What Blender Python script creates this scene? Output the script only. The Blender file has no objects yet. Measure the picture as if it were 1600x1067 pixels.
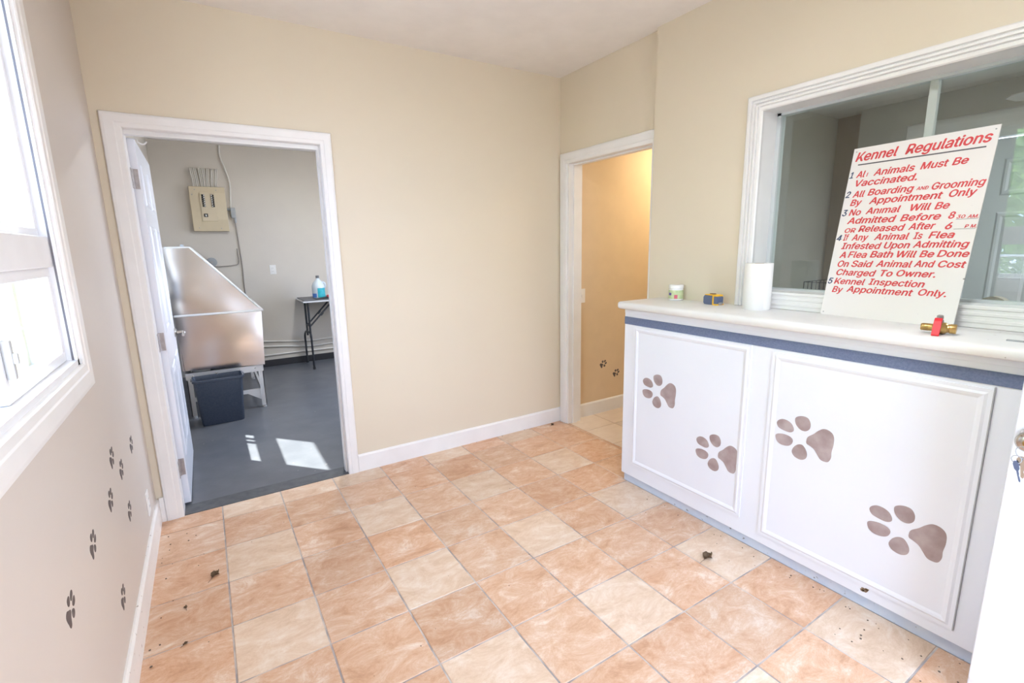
import bpy, bmesh, math, random
from mathutils import Vector, Matrix
random.seed(7)
SC = bpy.context.scene
COL = SC.collection
R = math.radians

# ------------------------------------------------------------------ camera
cam_d = bpy.data.cameras.new('camera'); cam = bpy.data.objects.new('camera', cam_d); COL.objects.link(cam)
cam_d.sensor_width = 36.0; cam_d.lens = 759.08 / 1600 * 36; cam_d.clip_start = 0.02; cam_d.clip_end = 200
M = Matrix(((0.84598585, 0.11840851, -0.51989168), (-0.53284750, 0.15202576, -0.83244322), (-0.01953143, 0.98125817, 0.19170532))).to_4x4()
M.translation = (0.0701, -3.1298, 1.4585)
cam.matrix_world = M
SC.camera = cam
# ------------------------------------------------------------------ light
w = bpy.data.worlds.new('sky'); SC.world = w; w.use_nodes = True
bg = w.node_tree.nodes['Background']; bg.inputs[0].default_value = (0.73, 0.89, 1.21, 1); bg.inputs[1].default_value = 7.0
sun_dir = Vector((0.66 * 0.574, -0.75 * 0.574, -0.819)).normalized()
sun_d = bpy.data.lights.new('sun', 'SUN'); sun_d.energy = 26; sun_d.angle = R(0.6); sun_d.color = (1.0, 0.96, 0.88)
sun = bpy.data.objects.new('sun', sun_d); COL.objects.link(sun); sun.rotation_euler = sun_dir.to_track_quat('-Z', 'Y').to_euler(); sun.location = (-6, 7, 12)
def portal(name, loc, normal, sx, sy):
    d = bpy.data.lights.new(name, 'AREA'); d.shape = 'RECTANGLE'; d.size = sx; d.size_y = sy; d.cycles.is_portal = True
    o = bpy.data.objects.new(name, d); COL.objects.link(o); o.location = loc
    o.rotation_euler = Vector(normal).to_track_quat('-Z', 'Y').to_euler()
portal('portal_window', (-0.44, -1.8, 1.72), (1, 0, 0), 1.36, 1.22)
portal('portal_entry', (1.555, -3.86, 1.03), (0, 1, 0), 0.9, 2.06)
portal('portal_washroom', (-0.44, 1.45, 1.67), (1, 0, 0), 0.92, 1.2)
portal('portal_washroom_side', (3.12, 1.9, 1.5), (-1, 0, 0), 1.6, 1.2)
def lamp(name, loc, power, color, size):
    d = bpy.data.lights.new(name, 'AREA'); d.shape = 'DISK'; d.size = size; d.energy = power; d.color = color
    o = bpy.data.objects.new(name, d); COL.objects.link(o); o.location = loc
    return o
SC.view_settings.view_transform = 'Standard'; SC.view_settings.look = 'None'; SC.view_settings.gamma = 1; SC.view_settings.use_curve_mapping = False
SC.view_settings.exposure = 0.58
SC.cycles.max_bounces = 12; SC.cycles.diffuse_bounces = 8; SC.cycles.transparent_max_bounces = 16
SC.cycles.sample_clamp_indirect = 6.0; SC.cycles.caustics_reflective = False; SC.cycles.caustics_refractive = False

# ------------------------------------------------------------------ materials
def mat(name, col, rough=0.5, metal=0.0, col2=None, scale=8.0, bump=0.0, bscale=60.0, spec=0.5, aniso=None, stretch=None, trans=0.0, coat=0.0, bdist=0.003, bdet=4):
    m = bpy.data.materials.new(name); m.use_nodes = True; nt = m.node_tree; N = nt.nodes; L = nt.links
    p = N['Principled BSDF']; p.inputs['Base Color'].default_value = (*col, 1); p.inputs['Roughness'].default_value = rough
    p.inputs['Metallic'].default_value = metal; p.inputs['Specular IOR Level'].default_value = spec
    if trans: p.inputs['Transmission Weight'].default_value = trans
    if coat: p.inputs['Coat Weight'].default_value = coat; p.inputs['Coat Roughness'].default_value = 0.12
    tc = N.new('ShaderNodeTexCoord'); mp = N.new('ShaderNodeMapping'); L.new(tc.outputs['Object'], mp.inputs[0])
    if stretch: mp.inputs['Scale'].default_value = stretch
    if col2 is None: col2 = tuple(c * 0.96 for c in col)
    nz = N.new('ShaderNodeTexNoise'); nz.inputs['Scale'].default_value = scale; nz.inputs['Detail'].default_value = 5
    L.new(mp.outputs[0], nz.inputs['Vector'])
    rp = N.new('ShaderNodeValToRGB'); rp.color_ramp.elements[0].position = 0.35; rp.color_ramp.elements[1].position = 0.65
    rp.color_ramp.elements[0].color = (*col, 1); rp.color_ramp.elements[1].color = (*col2, 1)
    L.new(nz.outputs['Fac'], rp.inputs[0]); L.new(rp.outputs[0], p.inputs['Base Color'])
    if bump:
        n2 = N.new('ShaderNodeTexNoise'); n2.inputs['Scale'].default_value = bscale; n2.inputs['Detail'].default_value = bdet
        L.new(mp.outputs[0], n2.inputs['Vector'])
        b = N.new('ShaderNodeBump'); b.inputs['Strength'].default_value = bump; b.inputs['Distance'].default_value = bdist
        L.new(n2.outputs['Fac'], b.inputs['Height']); L.new(b.outputs[0], p.inputs['Normal'])
    return m
def glass_mat(name, tint=(0.96, 0.985, 0.98), ior=1.5):
    m = bpy.data.materials.new(name); m.use_nodes = True; nt = m.node_tree; N = nt.nodes; L = nt.links
    N.remove(N['Principled BSDF']); out = N['Material Output']
    t = N.new('ShaderNodeBsdfTransparent'); t.inputs[0].default_value = (*tint, 1)
    g = N.new('ShaderNodeBsdfGlossy'); g.inputs['Roughness'].default_value = 0.0
    f = N.new('ShaderNodeFresnel'); ge = N.new('ShaderNodeNewGeometry'); mr = N.new('ShaderNodeMapRange')   # same reflectance at both faces of the thin pane
    mr.inputs[3].default_value = ior; mr.inputs[4].default_value = 1 / ior; L.new(ge.outputs['Backfacing'], mr.inputs[0]); L.new(mr.outputs[0], f.inputs[0])
    mx = N.new('ShaderNodeMixShader'); L.new(f.outputs[0], mx.inputs[0]); L.new(t.outputs[0], mx.inputs[1]); L.new(g.outputs[0], mx.inputs[2])
    L.new(mx.outputs[0], out.inputs[0])
    return m
def speck(m, col, scale, lo, hi, detail=2.0):
    """small dirt flecks over a material's own colour"""
    nt = m.node_tree; N = nt.nodes; L = nt.links; p = N['Principled BSDF']
    src = p.inputs['Base Color'].links[0].from_socket
    tc = [n for n in N if n.type == 'TEX_COORD'][0]
    nz = N.new('ShaderNodeTexNoise'); nz.inputs['Scale'].default_value = scale; nz.inputs['Detail'].default_value = detail
    L.new(tc.outputs['Object'], nz.inputs['Vector'])
    rp = N.new('ShaderNodeValToRGB'); rp.color_ramp.elements[0].position = lo; rp.color_ramp.elements[1].position = hi
    rp.color_ramp.elements[0].color = (0, 0, 0, 1); rp.color_ramp.elements[1].color = (1, 1, 1, 1)
    L.new(nz.outputs['Fac'], rp.inputs[0])
    mx = N.new('ShaderNodeMix'); mx.data_type = 'RGBA'; L.new(rp.outputs[0], mx.inputs[0]); L.new(src, mx.inputs[6]); mx.inputs[7].default_value = (*col, 1)
    L.new(mx.outputs[2], p.inputs['Base Color'])
    return m

PAINT = mat('cream_wall_paint', (0.68, 0.613, 0.49), 0.55, bump=0.05, bscale=220, col2=(0.67, 0.603, 0.482), scale=2)
PAINT_L = mat('left_wall_paint', (0.595, 0.55, 0.51), 0.45, bump=0.05, bscale=220, col2=(0.585, 0.54, 0.50), scale=2)  # greyer and slightly darker than the cream of the other walls
CEIL = mat('ceiling_paint', (0.78, 0.76, 0.74), 0.8, bump=0.05, bscale=180)
HALLP = mat('tan_hall_paint', (0.68, 0.535, 0.36), 0.55, bump=0.04, bscale=200)
GREYP = mat('grey_block_paint', (0.62, 0.58, 0.52), 0.6, bump=0.15, bscale=70, col2=(0.60, 0.56, 0.505), scale=3)
OFFP = mat('office_paint', (0.52, 0.515, 0.48), 0.7, bump=0.04, bscale=150)
OFFB = mat('office_brown', (0.42, 0.36, 0.29), 0.7, bump=0.04, bscale=150)  # darker and browner than the other office walls
TRIM = mat('white_trim_paint', (0.79, 0.79, 0.79), 0.35, bump=0.05, bscale=40)
TRIMD = speck(mat('scuffed_trim_paint', (0.80, 0.79, 0.78), 0.4, bump=0.05, bscale=40), (0.35, 0.30, 0.26), 45, 0.69, 0.74)
WHITE = mat('white_gloss_paint', (0.755, 0.785, 0.86), 0.3, col2=(0.74, 0.77, 0.85), scale=3, bump=0.03, bscale=40)
WHITED = speck(mat('worn_white_paint', (0.70, 0.725, 0.78), 0.4, col2=(0.67, 0.69, 0.75), scale=3, bump=0.05, bscale=30), (0.55, 0.50, 0.46), 22, 0.70, 0.78)
TOPM = speck(mat('counter_laminate', (0.76, 0.765, 0.775), 0.4, col2=(0.72, 0.725, 0.735), scale=6), (0.45, 0.42, 0.38), 60, 0.74, 0.78)
NAVY = mat('navy_border', (0.11, 0.145, 0.25), 0.7, col2=(0.15, 0.185, 0.30), scale=160)
KICK = speck(mat('blue_grey_kick', (0.50, 0.58, 0.71), 0.5, col2=(0.57, 0.63, 0.73), scale=20), (0.15, 0.14, 0.13), 30, 0.66, 0.72)
PAWB = mat('brown_stencil_paint', (0.30, 0.225, 0.225), 0.6, col2=(0.42, 0.35, 0.355), scale=14)
PAWD = mat('dark_stencil_paint', (0.075, 0.060, 0.060), 0.6, col2=(0.12, 0.10, 0.10), scale=30)
VINYL = mat('window_vinyl', (0.80, 0.81, 0.84), 0.35)
ALU = mat('aluminium_channel', (0.62, 0.66, 0.68), 0.35, metal=0.1)
RUBBER = mat('dark_gasket', (0.16, 0.16, 0.19), 0.6)
STEEL = mat('brushed_steel', (0.60, 0.60, 0.62), 0.16, metal=1.0, bump=0.6, bscale=1.7, col2=(0.56, 0.56, 0.58), scale=3, bdist=0.07, bdet=0.5)
STEELF = mat('white_steel_frame', (0.70, 0.70, 0.71), 0.3, metal=0.35)
NICKEL = mat('satin_nickel', (0.62, 0.58, 0.53), 0.25, metal=1.0)
CHROME = mat('zinc_plate', (0.46, 0.43, 0.43), 0.4, metal=0.6, col2=(0.36, 0.33, 0.33), scale=40)
BRASS = mat('brass', (0.62, 0.42, 0.16), 0.3, metal=0.9, col2=(0.5, 0.33, 0.13), scale=30)
RED = mat('red_vinyl_grip', (0.72, 0.02, 0.035), 0.5)
BINM = mat('blue_black_plastic', (0.035, 0.047, 0.075), 0.45, col2=(0.05, 0.063, 0.09), scale=80)
BLACKM = mat('black_metal', (0.025, 0.027, 0.033), 0.4)
TABLET = mat('grey_table_top', (0.12, 0.12, 0.13), 0.5)
TABEDGE = mat('table_edge', (0.62, 0.62, 0.64), 0.4)
PANELM = mat('almond_panel', (0.62, 0.53, 0.37), 0.45)
PANELL = mat('almond_panel_cover', (0.66, 0.57, 0.41), 0.45)
PLBLACK = mat('black_plastic', (0.02, 0.02, 0.022), 0.4)
PLWHITE = mat('white_plastic', (0.80, 0.80, 0.79), 0.35)
GREYBOX = mat('grey_conduit_box', (0.36, 0.38, 0.40), 0.5)
GREYL = mat('grey_plastic', (0.45, 0.46, 0.48), 0.5)
CABLE = mat('cable_white', (0.72, 0.70, 0.66), 0.5)
CABLEG = mat('cable_grey', (0.36, 0.33, 0.30), 0.5)
COVE = mat('black_cove_base', (0.03, 0.03, 0.035), 0.5)
DARKF = speck(mat('dark_painted_concrete', (0.095, 0.103, 0.122), 0.28, bump=0.12, bscale=60, col2=(0.125, 0.133, 0.152), scale=5), (0.30, 0.28, 0.26), 26, 0.72, 0.77)
THRESH = mat('dark_threshold', (0.065, 0.07, 0.08), 0.5, col2=(0.10, 0.105, 0.115), scale=20)
PAPER = mat('paper_towel', (0.82, 0.82, 0.81), 0.9, bump=0.25, bscale=120)
CARD = mat('cardboard_core', (0.42, 0.32, 0.22), 0.9)
SIGNW = speck(mat('sign_white', (0.80, 0.78, 0.78), 0.35, col2=(0.77, 0.76, 0.77), scale=3), (0.35, 0.34, 0.35), 34, 0.75, 0.78)
SIGNR = mat('sign_red', (0.62, 0.05, 0.06), 0.5, col2=(0.66, 0.07, 0.08), scale=40)
SIGNB = mat('sign_blue', (0.05, 0.08, 0.16), 0.5)
SIGNG = mat('sign_line', (0.10, 0.10, 0.12), 0.5)
LEAFD = mat('dead_leaf', (0.16, 0.10, 0.06), 0.8, col2=(0.26, 0.18, 0.11), scale=60)
DIRT = mat('dirt', (0.15, 0.11, 0.085), 0.9)
GLASS = glass_mat('window_glass')
GLASSR = glass_mat('reception_glass', (0.91, 0.95, 0.94), 1.7)
BLUEL = mat('translucent_bottle', (0.62, 0.70, 0.76), 0.25)
TEAL = mat('teal_label', (0.02, 0.36, 0.45), 0.4, col2=(0.04, 0.46, 0.52), scale=30)
BLUE2 = mat('blue_label', (0.08, 0.22, 0.60), 0.4)
GREENL = mat('green_label', (0.42, 0.55, 0.28), 0.4, col2=(0.62, 0.66, 0.40), scale=40)
PURPLE = mat('purple_label', (0.12, 0.08, 0.35), 0.4)
ROSE = mat('rose_label', (0.62, 0.12, 0.18), 0.4)
TAPEB = mat('tape_grey_blue', (0.10, 0.13, 0.22), 0.5)
TAPEY = mat('tape_yellow', (0.85, 0.48, 0.03), 0.4)
GRASS = mat('pale_gravel', (0.42, 0.40, 0.39), 0.9, col2=(0.34, 0.33, 0.32), scale=30, bump=0.3, bscale=60)
BARK = mat('bark', (0.12, 0.09, 0.06), 0.9)
GALV = mat('galvanised_wire', (0.62, 0.63, 0.64), 0.4, metal=0.6)
CONC = mat('outside_wall', (0.72, 0.70, 0.66), 0.8)

def leaf_mat(name, col):
    m = bpy.data.materials.new(name); m.use_nodes = True; nt = m.node_tree; N = nt.nodes; L = nt.links; p = N['Principled BSDF']
    nz = N.new('ShaderNodeTexNoise'); nz.inputs['Scale'].default_value = 3; rp = N.new('ShaderNodeValToRGB'); rp.color_ramp.elements[0].color = (*col, 1); rp.color_ramp.elements[1].color = (col[0] * 1.6, col[1] * 1.35, col[2] * 1.4, 1)
    L.new(nz.outputs['Fac'], rp.inputs[0]); L.new(rp.outputs[0], p.inputs['Base Color']); p.inputs['Roughness'].default_value = 0.6
    t = N.new('ShaderNodeBsdfTranslucent'); L.new(rp.outputs[0], t.inputs[0]); mx = N.new('ShaderNodeMixShader'); mx.inputs[0].default_value = 0.5
    L.new(p.outputs[0], mx.inputs[1]); L.new(t.outputs[0], mx.inputs[2]); L.new(mx.outputs[0], N['Material Output'].inputs[0]); return m
def tile_mat(name, tones, grout):
    m = bpy.data.materials.new(name); m.use_nodes = True; nt = m.node_tree; N = nt.nodes; L = nt.links
    p = N['Principled BSDF']; p.inputs['Roughness'].default_value = 0.36
    at = N.new('ShaderNodeAttribute'); at.attribute_name = 'tile_kind'      # R: kind, G: seed, B: grout flag
    sp = N.new('ShaderNodeSeparateColor'); L.new(at.outputs['Color'], sp.inputs[0])
    tc = N.new('ShaderNodeTexCoord')
    cmb = N.new('ShaderNodeCombineXYZ'); ml = N.new('ShaderNodeMath'); ml.operation = 'MULTIPLY'; ml.inputs[1].default_value = 40
    L.new(sp.outputs[1], ml.inputs[0]); L.new(ml.outputs[0], cmb.inputs[2])
    ad = N.new('ShaderNodeVectorMath'); L.new(tc.outputs['Object'], ad.inputs[0]); L.new(cmb.outputs[0], ad.inputs[1])
    n1 = N.new('ShaderNodeTexNoise'); n1.inputs['Scale'].default_value = 9.0; n1.inputs['Detail'].default_value = 10; n1.inputs['Roughness'].default_value = 0.78; n1.inputs['Distortion'].default_value = 0.5; n1.inputs['Lacunarity'].default_value = 2.3
    mpp = N.new('ShaderNodeMapping'); mpp.inputs['Scale'].default_value = (0.75, 1.25, 1); mpp.inputs['Rotation'].default_value = (0, 0, 0.35); L.new(ad.outputs[0], mpp.inputs[0]); L.new(mpp.outputs[0], n1.inputs['Vector'])
    def ramp(cs):
        r = N.new('ShaderNodeValToRGB'); e = r.color_ramp.elements
        while len(e) < len(cs): e.new(0.5)
        for k, (pos, c) in enumerate(cs): e[k].position = pos; e[k].color = (*c, 1)
        L.new(n1.outputs['Fac'], r.inputs[0]); return r
    ra, rb = ramp(tones[0]), ramp(tones[1])
    mx = N.new('ShaderNodeMix'); mx.data_type = 'RGBA'; L.new(sp.outputs[0], mx.inputs[0]); L.new(ra.outputs[0], mx.inputs[6]); L.new(rb.outputs[0], mx.inputs[7])
    hv = N.new('ShaderNodeHueSaturation'); L.new(mx.outputs[2], hv.inputs['Color'])
    mr = N.new('ShaderNodeMapRange'); mr.inputs[3].default_value = 0.92; mr.inputs[4].default_value = 1.08; L.new(sp.outputs[1], mr.inputs[0]); L.new(mr.outputs[0], hv.inputs['Value'])
    n3 = N.new('ShaderNodeTexNoise'); n3.inputs['Scale'].default_value = 9; L.new(tc.outputs['Object'], n3.inputs['Vector'])
    rg = N.new('ShaderNodeValToRGB'); rg.color_ramp.elements[0].position = 0.42; rg.color_ramp.elements[1].position = 0.58
    rg.color_ramp.elements[0].color = (*grout[0], 1); rg.color_ramp.elements[1].color = (*grout[1], 1); L.new(n3.outputs['Fac'], rg.inputs[0])
    mg = N.new('ShaderNodeMix'); mg.data_type = 'RGBA'; L.new(sp.outputs[2], mg.inputs[0]); L.new(hv.outputs[0], mg.inputs[6]); L.new(rg.outputs[0], mg.inputs[7])
    L.new(mg.outputs[2], p.inputs['Base Color'])
    b = N.new('ShaderNodeBump'); b.inputs['Strength'].default_value = 0.12; b.inputs['Distance'].default_value = 0.002
    n2 = N.new('ShaderNodeTexNoise'); n2.inputs['Scale'].default_value = 45; L.new(ad.outputs[0], n2.inputs['Vector']); L.new(n2.outputs['Fac'], b.inputs['Height']); L.new(b.outputs[0], p.inputs['Normal'])
    return m
LEAF = leaf_mat('leaves', (0.30, 0.48, 0.19))
TILE = tile_mat('terracotta_tile',
    ([(0.32, (0.43, 0.235, 0.135)), (0.44, (0.55, 0.325, 0.20)), (0.54, (0.61, 0.41, 0.285)), (0.66, (0.72, 0.60, 0.50))],
     [(0.32, (0.53, 0.37, 0.255)), (0.48, (0.64, 0.48, 0.35)), (0.66, (0.73, 0.63, 0.53))]), ((0.30, 0.28, 0.28), (0.52, 0.47, 0.44)))
TILEW = tile_mat('white_hall_tile',
    ([(0.3, (0.60, 0.50, 0.41)), (0.7, (0.70, 0.61, 0.52))], [(0.3, (0.60, 0.50, 0.41)), (0.7, (0.70, 0.61, 0.52))]), ((0.30, 0.20, 0.13), (0.38, 0.27, 0.18)))

# ------------------------------------------------------------------ mesh helpers
def B(): return bmesh.new()
def box(bm, x0, x1, y0, y1, z0, z1, bev=0.0, seg=2):
    x0, x1 = min(x0, x1), max(x0, x1); y0, y1 = min(y0, y1), max(y0, y1); z0, z1 = min(z0, z1), max(z0, z1)
    vs = [bm.verts.new(p) for p in ((x0, y0, z0), (x1, y0, z0), (x1, y1, z0), (x0, y1, z0), (x0, y0, z1), (x1, y0, z1), (x1, y1, z1), (x0, y1, z1))]
    fs = [bm.faces.new([vs[i] for i in f]) for f in ((3, 2, 1, 0), (4, 5, 6, 7), (0, 1, 5, 4), (1, 2, 6, 5), (2, 3, 7, 6), (3, 0, 4, 7))]
    if bev:
        es = list({e for f in fs for e in f.edges})
        bmesh.ops.bevel(bm, geom=es, offset=bev, segments=seg, affect='EDGES', profile=0.5)
    return bm
def prism(bm, pts, axis, a, b, bev=0.0):
    """pts: 2-D outline in the two other axes; extruded from a to b along axis ('x','y','z')"""
    def P(p, t): return {'x': (t, p[0], p[1]), 'y': (p[0], t, p[1]), 'z': (p[0], p[1], t)}[axis]
    v0 = [bm.verts.new(P(p, a)) for p in pts]; v1 = [bm.verts.new(P(p, b)) for p in pts]
    n = len(pts); fs = [bm.faces.new(v0), bm.faces.new(list(reversed(v1)))]
    for i in range(n): fs.append(bm.faces.new((v0[i], v1[i], v1[(i + 1) % n], v0[(i + 1) % n])))
    if bev: bmesh.ops.bevel(bm, geom=list({e for f in fs for e in f.edges}), offset=bev, segments=2, affect='EDGES', profile=0.5)
    bmesh.ops.recalc_face_normals(bm, faces=bm.faces[:])
    return bm
def tube(bm, pts, r, seg=10, closed=False, caps=True):
    pts = [Vector(p) for p in pts]; n = len(pts); rings = []
    t0 = (pts[1] - pts[0]).normalized(); up = Vector((0, 0, 1)) if abs(t0.z) < 0.9 else Vector((1, 0, 0))
    nrm = t0.cross(up).normalized()
    for i, p in enumerate(pts):
        if closed: t = (pts[(i + 1) % n] - pts[i - 1]).normalized()
        else: t = (pts[min(i + 1, n - 1)] - pts[max(i - 1, 0)]).normalized()
        nrm = (nrm - t * nrm.dot(t)).normalized(); bi = t.cross(nrm)
        rr = r[i] if isinstance(r, (list, tuple)) else r
        rings.append([bm.verts.new(p + (nrm * math.cos(2 * math.pi * k / seg) + bi * math.sin(2 * math.pi * k / seg)) * rr) for k in range(seg)])
    for i in range(n if closed else n - 1):
        A, C = rings[i], rings[(i + 1) % n]
        for k in range(seg): bm.faces.new((A[k], A[(k + 1) % seg], C[(k + 1) % seg], C[k]))
    if caps and not closed: bm.faces.new(list(reversed(rings[0]))); bm.faces.new(rings[-1])
    bmesh.ops.recalc_face_normals(bm, faces=bm.faces[:])
    return bm
def smooth_path(pts, sub=6):
    pts = [Vector(p) for p in pts]; out = []
    for i in range(len(pts) - 1):
        p0, p1, p2, p3 = pts[max(i - 1, 0)], pts[i], pts[i + 1], pts[min(i + 2, len(pts) - 1)]
        for k in range(sub):
            t = k / sub
            out.append(0.5 * ((2 * p1) + (p2 - p0) * t + (2 * p0 - 5 * p1 + 4 * p2 - p3) * t * t + (3 * p1 - p0 - 3 * p2 + p3) * t ** 3))
    out.append(pts[-1]); return out
def lathe(bm, prof, c=(0, 0, 0), axis='z', seg=32, cap=True, a0=0.0, a1=2 * math.pi):
    full = abs(a1 - a0 - 2 * math.pi) < 1e-6; n = seg if full else seg + 1; rings = []
    def P(r, h, a):
        u, v = r * math.cos(a), r * math.sin(a)
        d = {'z': (u, v, h), 'x': (h, u, v), 'y': (u, h, v)}[axis]
        return Vector(d) + Vector(c)
    for (r, h) in prof:
        rings.append([bm.verts.new(P(max(r, 1e-5), h, a0 + (a1 - a0) * k / seg)) for k in range(n)])
    for i in range(len(rings) - 1):
        for k in range(seg):
            k2 = (k + 1) % n
            bm.faces.new((rings[i][k], rings[i][k2], rings[i + 1][k2], rings[i + 1][k]))
    if cap and full: bm.faces.new(list(reversed(rings[0]))); bm.faces.new(rings[-1])
    bmesh.ops.recalc_face_normals(bm, faces=bm.faces[:])
    return bm
def obj(name, bm, m, parent=None, smooth=False, local=False, label=None):
    """bm in world coordinates; moved into the parent's frame (parents carry translation only) unless local"""
    o = bpy.data.objects.new(name, bpy.data.meshes.new(name)); COL.objects.link(o)
    if parent is not None:
        o.parent = parent
        if not local:
            q = parent; off = Vector((0, 0, 0))
            while q is not None: off += Vector(q.location); q = q.parent
            bmesh.ops.translate(bm, verts=bm.verts[:], vec=-off)
    bm.to_mesh(o.data); bm.free()
    for f in o.data.polygons: f.use_smooth = smooth
    if smooth:
        try: o.data.set_sharp_from_angle(angle=R(40))
        except Exception: pass
    o.data.materials.append(m)
    if label: o['label'] = label
    return o
def thing(name, label, cat, loc=(0, 0, 0), rot=None, group=None):
    o = bpy.data.objects.new(name, None); COL.objects.link(o); o.location = loc; o.empty_display_size = 0.05
    if rot is not None: o.rotation_euler = rot
    o['label'] = label; o['category'] = cat
    if group: o['group'] = group
    return o
def single(name, bm, m, label, cat, base=None, group=None, smooth=False):
    """a thing that is one mesh, with its origin at its base"""
    o = bpy.data.objects.new(name, bpy.data.meshes.new(name)); COL.objects.link(o)
    if base is not None: bmesh.ops.translate(bm, verts=bm.verts[:], vec=-Vector(base)); o.location = base
    bm.to_mesh(o.data); bm.free(); o.data.materials.append(m)
    for f in o.data.polygons: f.use_smooth = smooth
    if smooth:
        try: o.data.set_sharp_from_angle(angle=R(40))
        except Exception: pass
    o['label'] = label; o['category'] = cat
    if group: o['group'] = group
    return o
def struct(name, bm, m, label=None):
    o = obj(name, bm, m); o['kind'] = 'structure'
    if label: o['label'] = label
    return o

CZ = 2.686           # ceiling
XL, XR, XB = -0.300, 2.495, 2.458
YF = -3.72
# ------------------------------------------------------------------ floors
def tiled_floor(name, m, xs, ys, kindf, gap=0.006, depth=0.0025):
    bm = B()
    data = []
    box(bm, xs[0], xs[-1], ys[-1], ys[0], -0.12, -depth)
    data += [(0, 0, 1)] * 6
    for i in range(len(xs) - 1):
        for j in range(len(ys) - 1):
            x0, x1, y1, y0 = xs[i] + gap / 2, xs[i + 1] - gap / 2, ys[j] - gap / 2, ys[j + 1] + gap / 2
            e = 0.0015
            t = [bm.verts.new(p) for p in ((x0 + e, y0 + e, 0), (x1 - e, y0 + e, 0), (x1 - e, y1 - e, 0), (x0 + e, y1 - e, 0))]
            l = [bm.verts.new(p) for p in ((x0, y0, -depth), (x1, y0, -depth), (x1, y1, -depth), (x0, y1, -depth))]
            bm.faces.new(t)
            for k in range(4): bm.faces.new((l[k], l[(k + 1) % 4], t[(k + 1) % 4], t[k]))
            data += [(kindf(i, j), random.random(), 0)] * 5
    o = struct(name, bm, m)
    a = o.data.attributes.new('tile_kind', 'FLOAT_COLOR', 'FACE')
    for k, d in enumerate(data): a.data[k].color = (*d, 1)
    return o
S = 0.31
xs = [-0.30] + [S * i for i in range(0, 9)] + [2.506]
ys = [0.0] + [-0.172 - S * j for j in range(0, 12)]
ys = [y for y in ys if y > YF] + [YF]
def kind(i, j):
    ci, rj = i - 1, j - 1
    if ci % 2 == 0 and rj % 2 == 1 and 0 <= ci <= 6: return 1.0
    if rj == -1 and ci in (1, 6): return 0.6
    return random.choice([0.0, 0.0, 0.1, 0.25])
tiled_floor('floor', TILE, xs, ys, kind)
xs2 = [2.506, 2.815, 3.125, 3.435, 3.745, 4.055, 4.365, 4.6]
ys2 = [-0.01, -0.32, -0.63, -0.94]
tiled_floor('floor_hall', TILEW, xs2, ys2, lambda i, j: random.random())
bm = B(); box(bm, -0.42, 3.1, 0.125, 3.84, -0.12, 0.0); struct('floor_washroom', bm, DARKF)
bm = B(); box(bm, -0.19, 0.735, 0.0, 0.123, -0.12, 0.002); struct('trim_threshold', bm, THRESH)
bm = B(); box(bm, 2.62, 4.7, YF, -1.06, -0.12, 0.0); struct('floor_office', bm, DARKF)

# ------------------------------------------------------------------ walls
def wall_with_hole(bm, axis, p0, p1, a0, a1, z0, z1, h):
    """slab between p0..p1 on axis; spans a0..a1 and z0..z1; hole h=(b0,b1,c0,c1)"""
    b0, b1, c0, c1 = h
    def bx(u0, u1, v0, v1):
        if u1 - u0 < 1e-5 or v1 - v0 < 1e-5: return
        if axis == 'x': box(bm, p0, p1, u0, u1, v0, v1)
        else: box(bm, u0, u1, p0, p1, v0, v1)
    bx(a0, b0, z0, z1); bx(b1, a1, z0, z1); bx(b0, b1, z0, c0); bx(b0, b1, c1, z1)
bm = B(); wall_with_hole(bm, 'y', 0.0, 0.12, -0.42, 2.62, 0, CZ, (-0.205, 0.747, 0, 2.081)); struct('wall_back', bm, PAINT)
bm = B(); wall_with_hole(bm, 'x', -0.42, XL, YF, 0.0, 0, CZ, (-2.48, -1.12, 1.118, 2.32)); struct('wall_left', bm, PAINT_L)
bm = B(); wall_with_hole(bm, 'x', XR, 2.62, -0.965, 0.0, 0, CZ, (-0.945, -0.11, 0, 2.085)); struct('wall_right', bm, PAINT)
bm = B(); wall_with_hole(bm, 'x', XB, 2.62, YF, -0.965, 0, CZ, (-3.16, -1.645, 1.20, 2.09)); struct('wall_reception', bm, PAINT)
bm = B(); wall_with_hole(bm, 'y', YF - 0.12, YF, -0.42, 4.7, 0, CZ, (1.10, 2.01, 0, 2.06)); struct('wall_front', bm, PAINT)
bm = B(); box(bm, -0.42, 2.62, YF - 0.12, 0.12, CZ, CZ + 0.1); struct('ceiling', bm, CEIL)
# washroom beyond the left doorway
bm = B(); box(bm, -0.42, 3.1, 3.72, 3.84, 0, CZ); struct('wall_washroom_back', bm, GREYP)
bm = B(); wall_with_hole(bm, 'x', -0.42, XL, 0.12, 3.72, 0, CZ, (1.0, 1.91, 1.08, 2.27)); struct('wall_washroom_left', bm, GREYP)
bm = B(); wall_with_hole(bm, 'x', 2.98, 3.1, 0.12, 3.72, 0, CZ, (1.1, 2.7, 0.9, 2.1)); struct('wall_washroom_right', bm, GREYP)  # unseen opening, added to let fill light into the washroom
bm = B(); box(bm, 2.62, 3.1, 0.0, 0.12, 0, CZ); struct('wall_washroom_front', bm, GREYP)
bm = B(); box(bm, -0.42, 3.1, 0.12, 3.84, CZ, CZ + 0.1); struct('ceiling_washroom', bm, CEIL)
# hall beyond the right doorway
bm = B(); box(bm, 2.62, 4.7, -0.05, 0.0, 0, 2.5); struct('wall_hall_left', bm, HALLP)
bm = B(); box(bm, 4.6, 4.7, -0.94, -0.05, 0, 2.5); struct('wall_hall_end', bm, HALLP)
bm = B(); box(bm, 2.62, 4.7, -1.06, -0.94, 0, 2.5); struct('wall_hall_right', bm, OFFP)
bm = B(); box(bm, 2.62, 4.7, -1.06, 0.0, 2.5, 2.6); struct('ceiling_hall', bm, CEIL)
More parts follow.
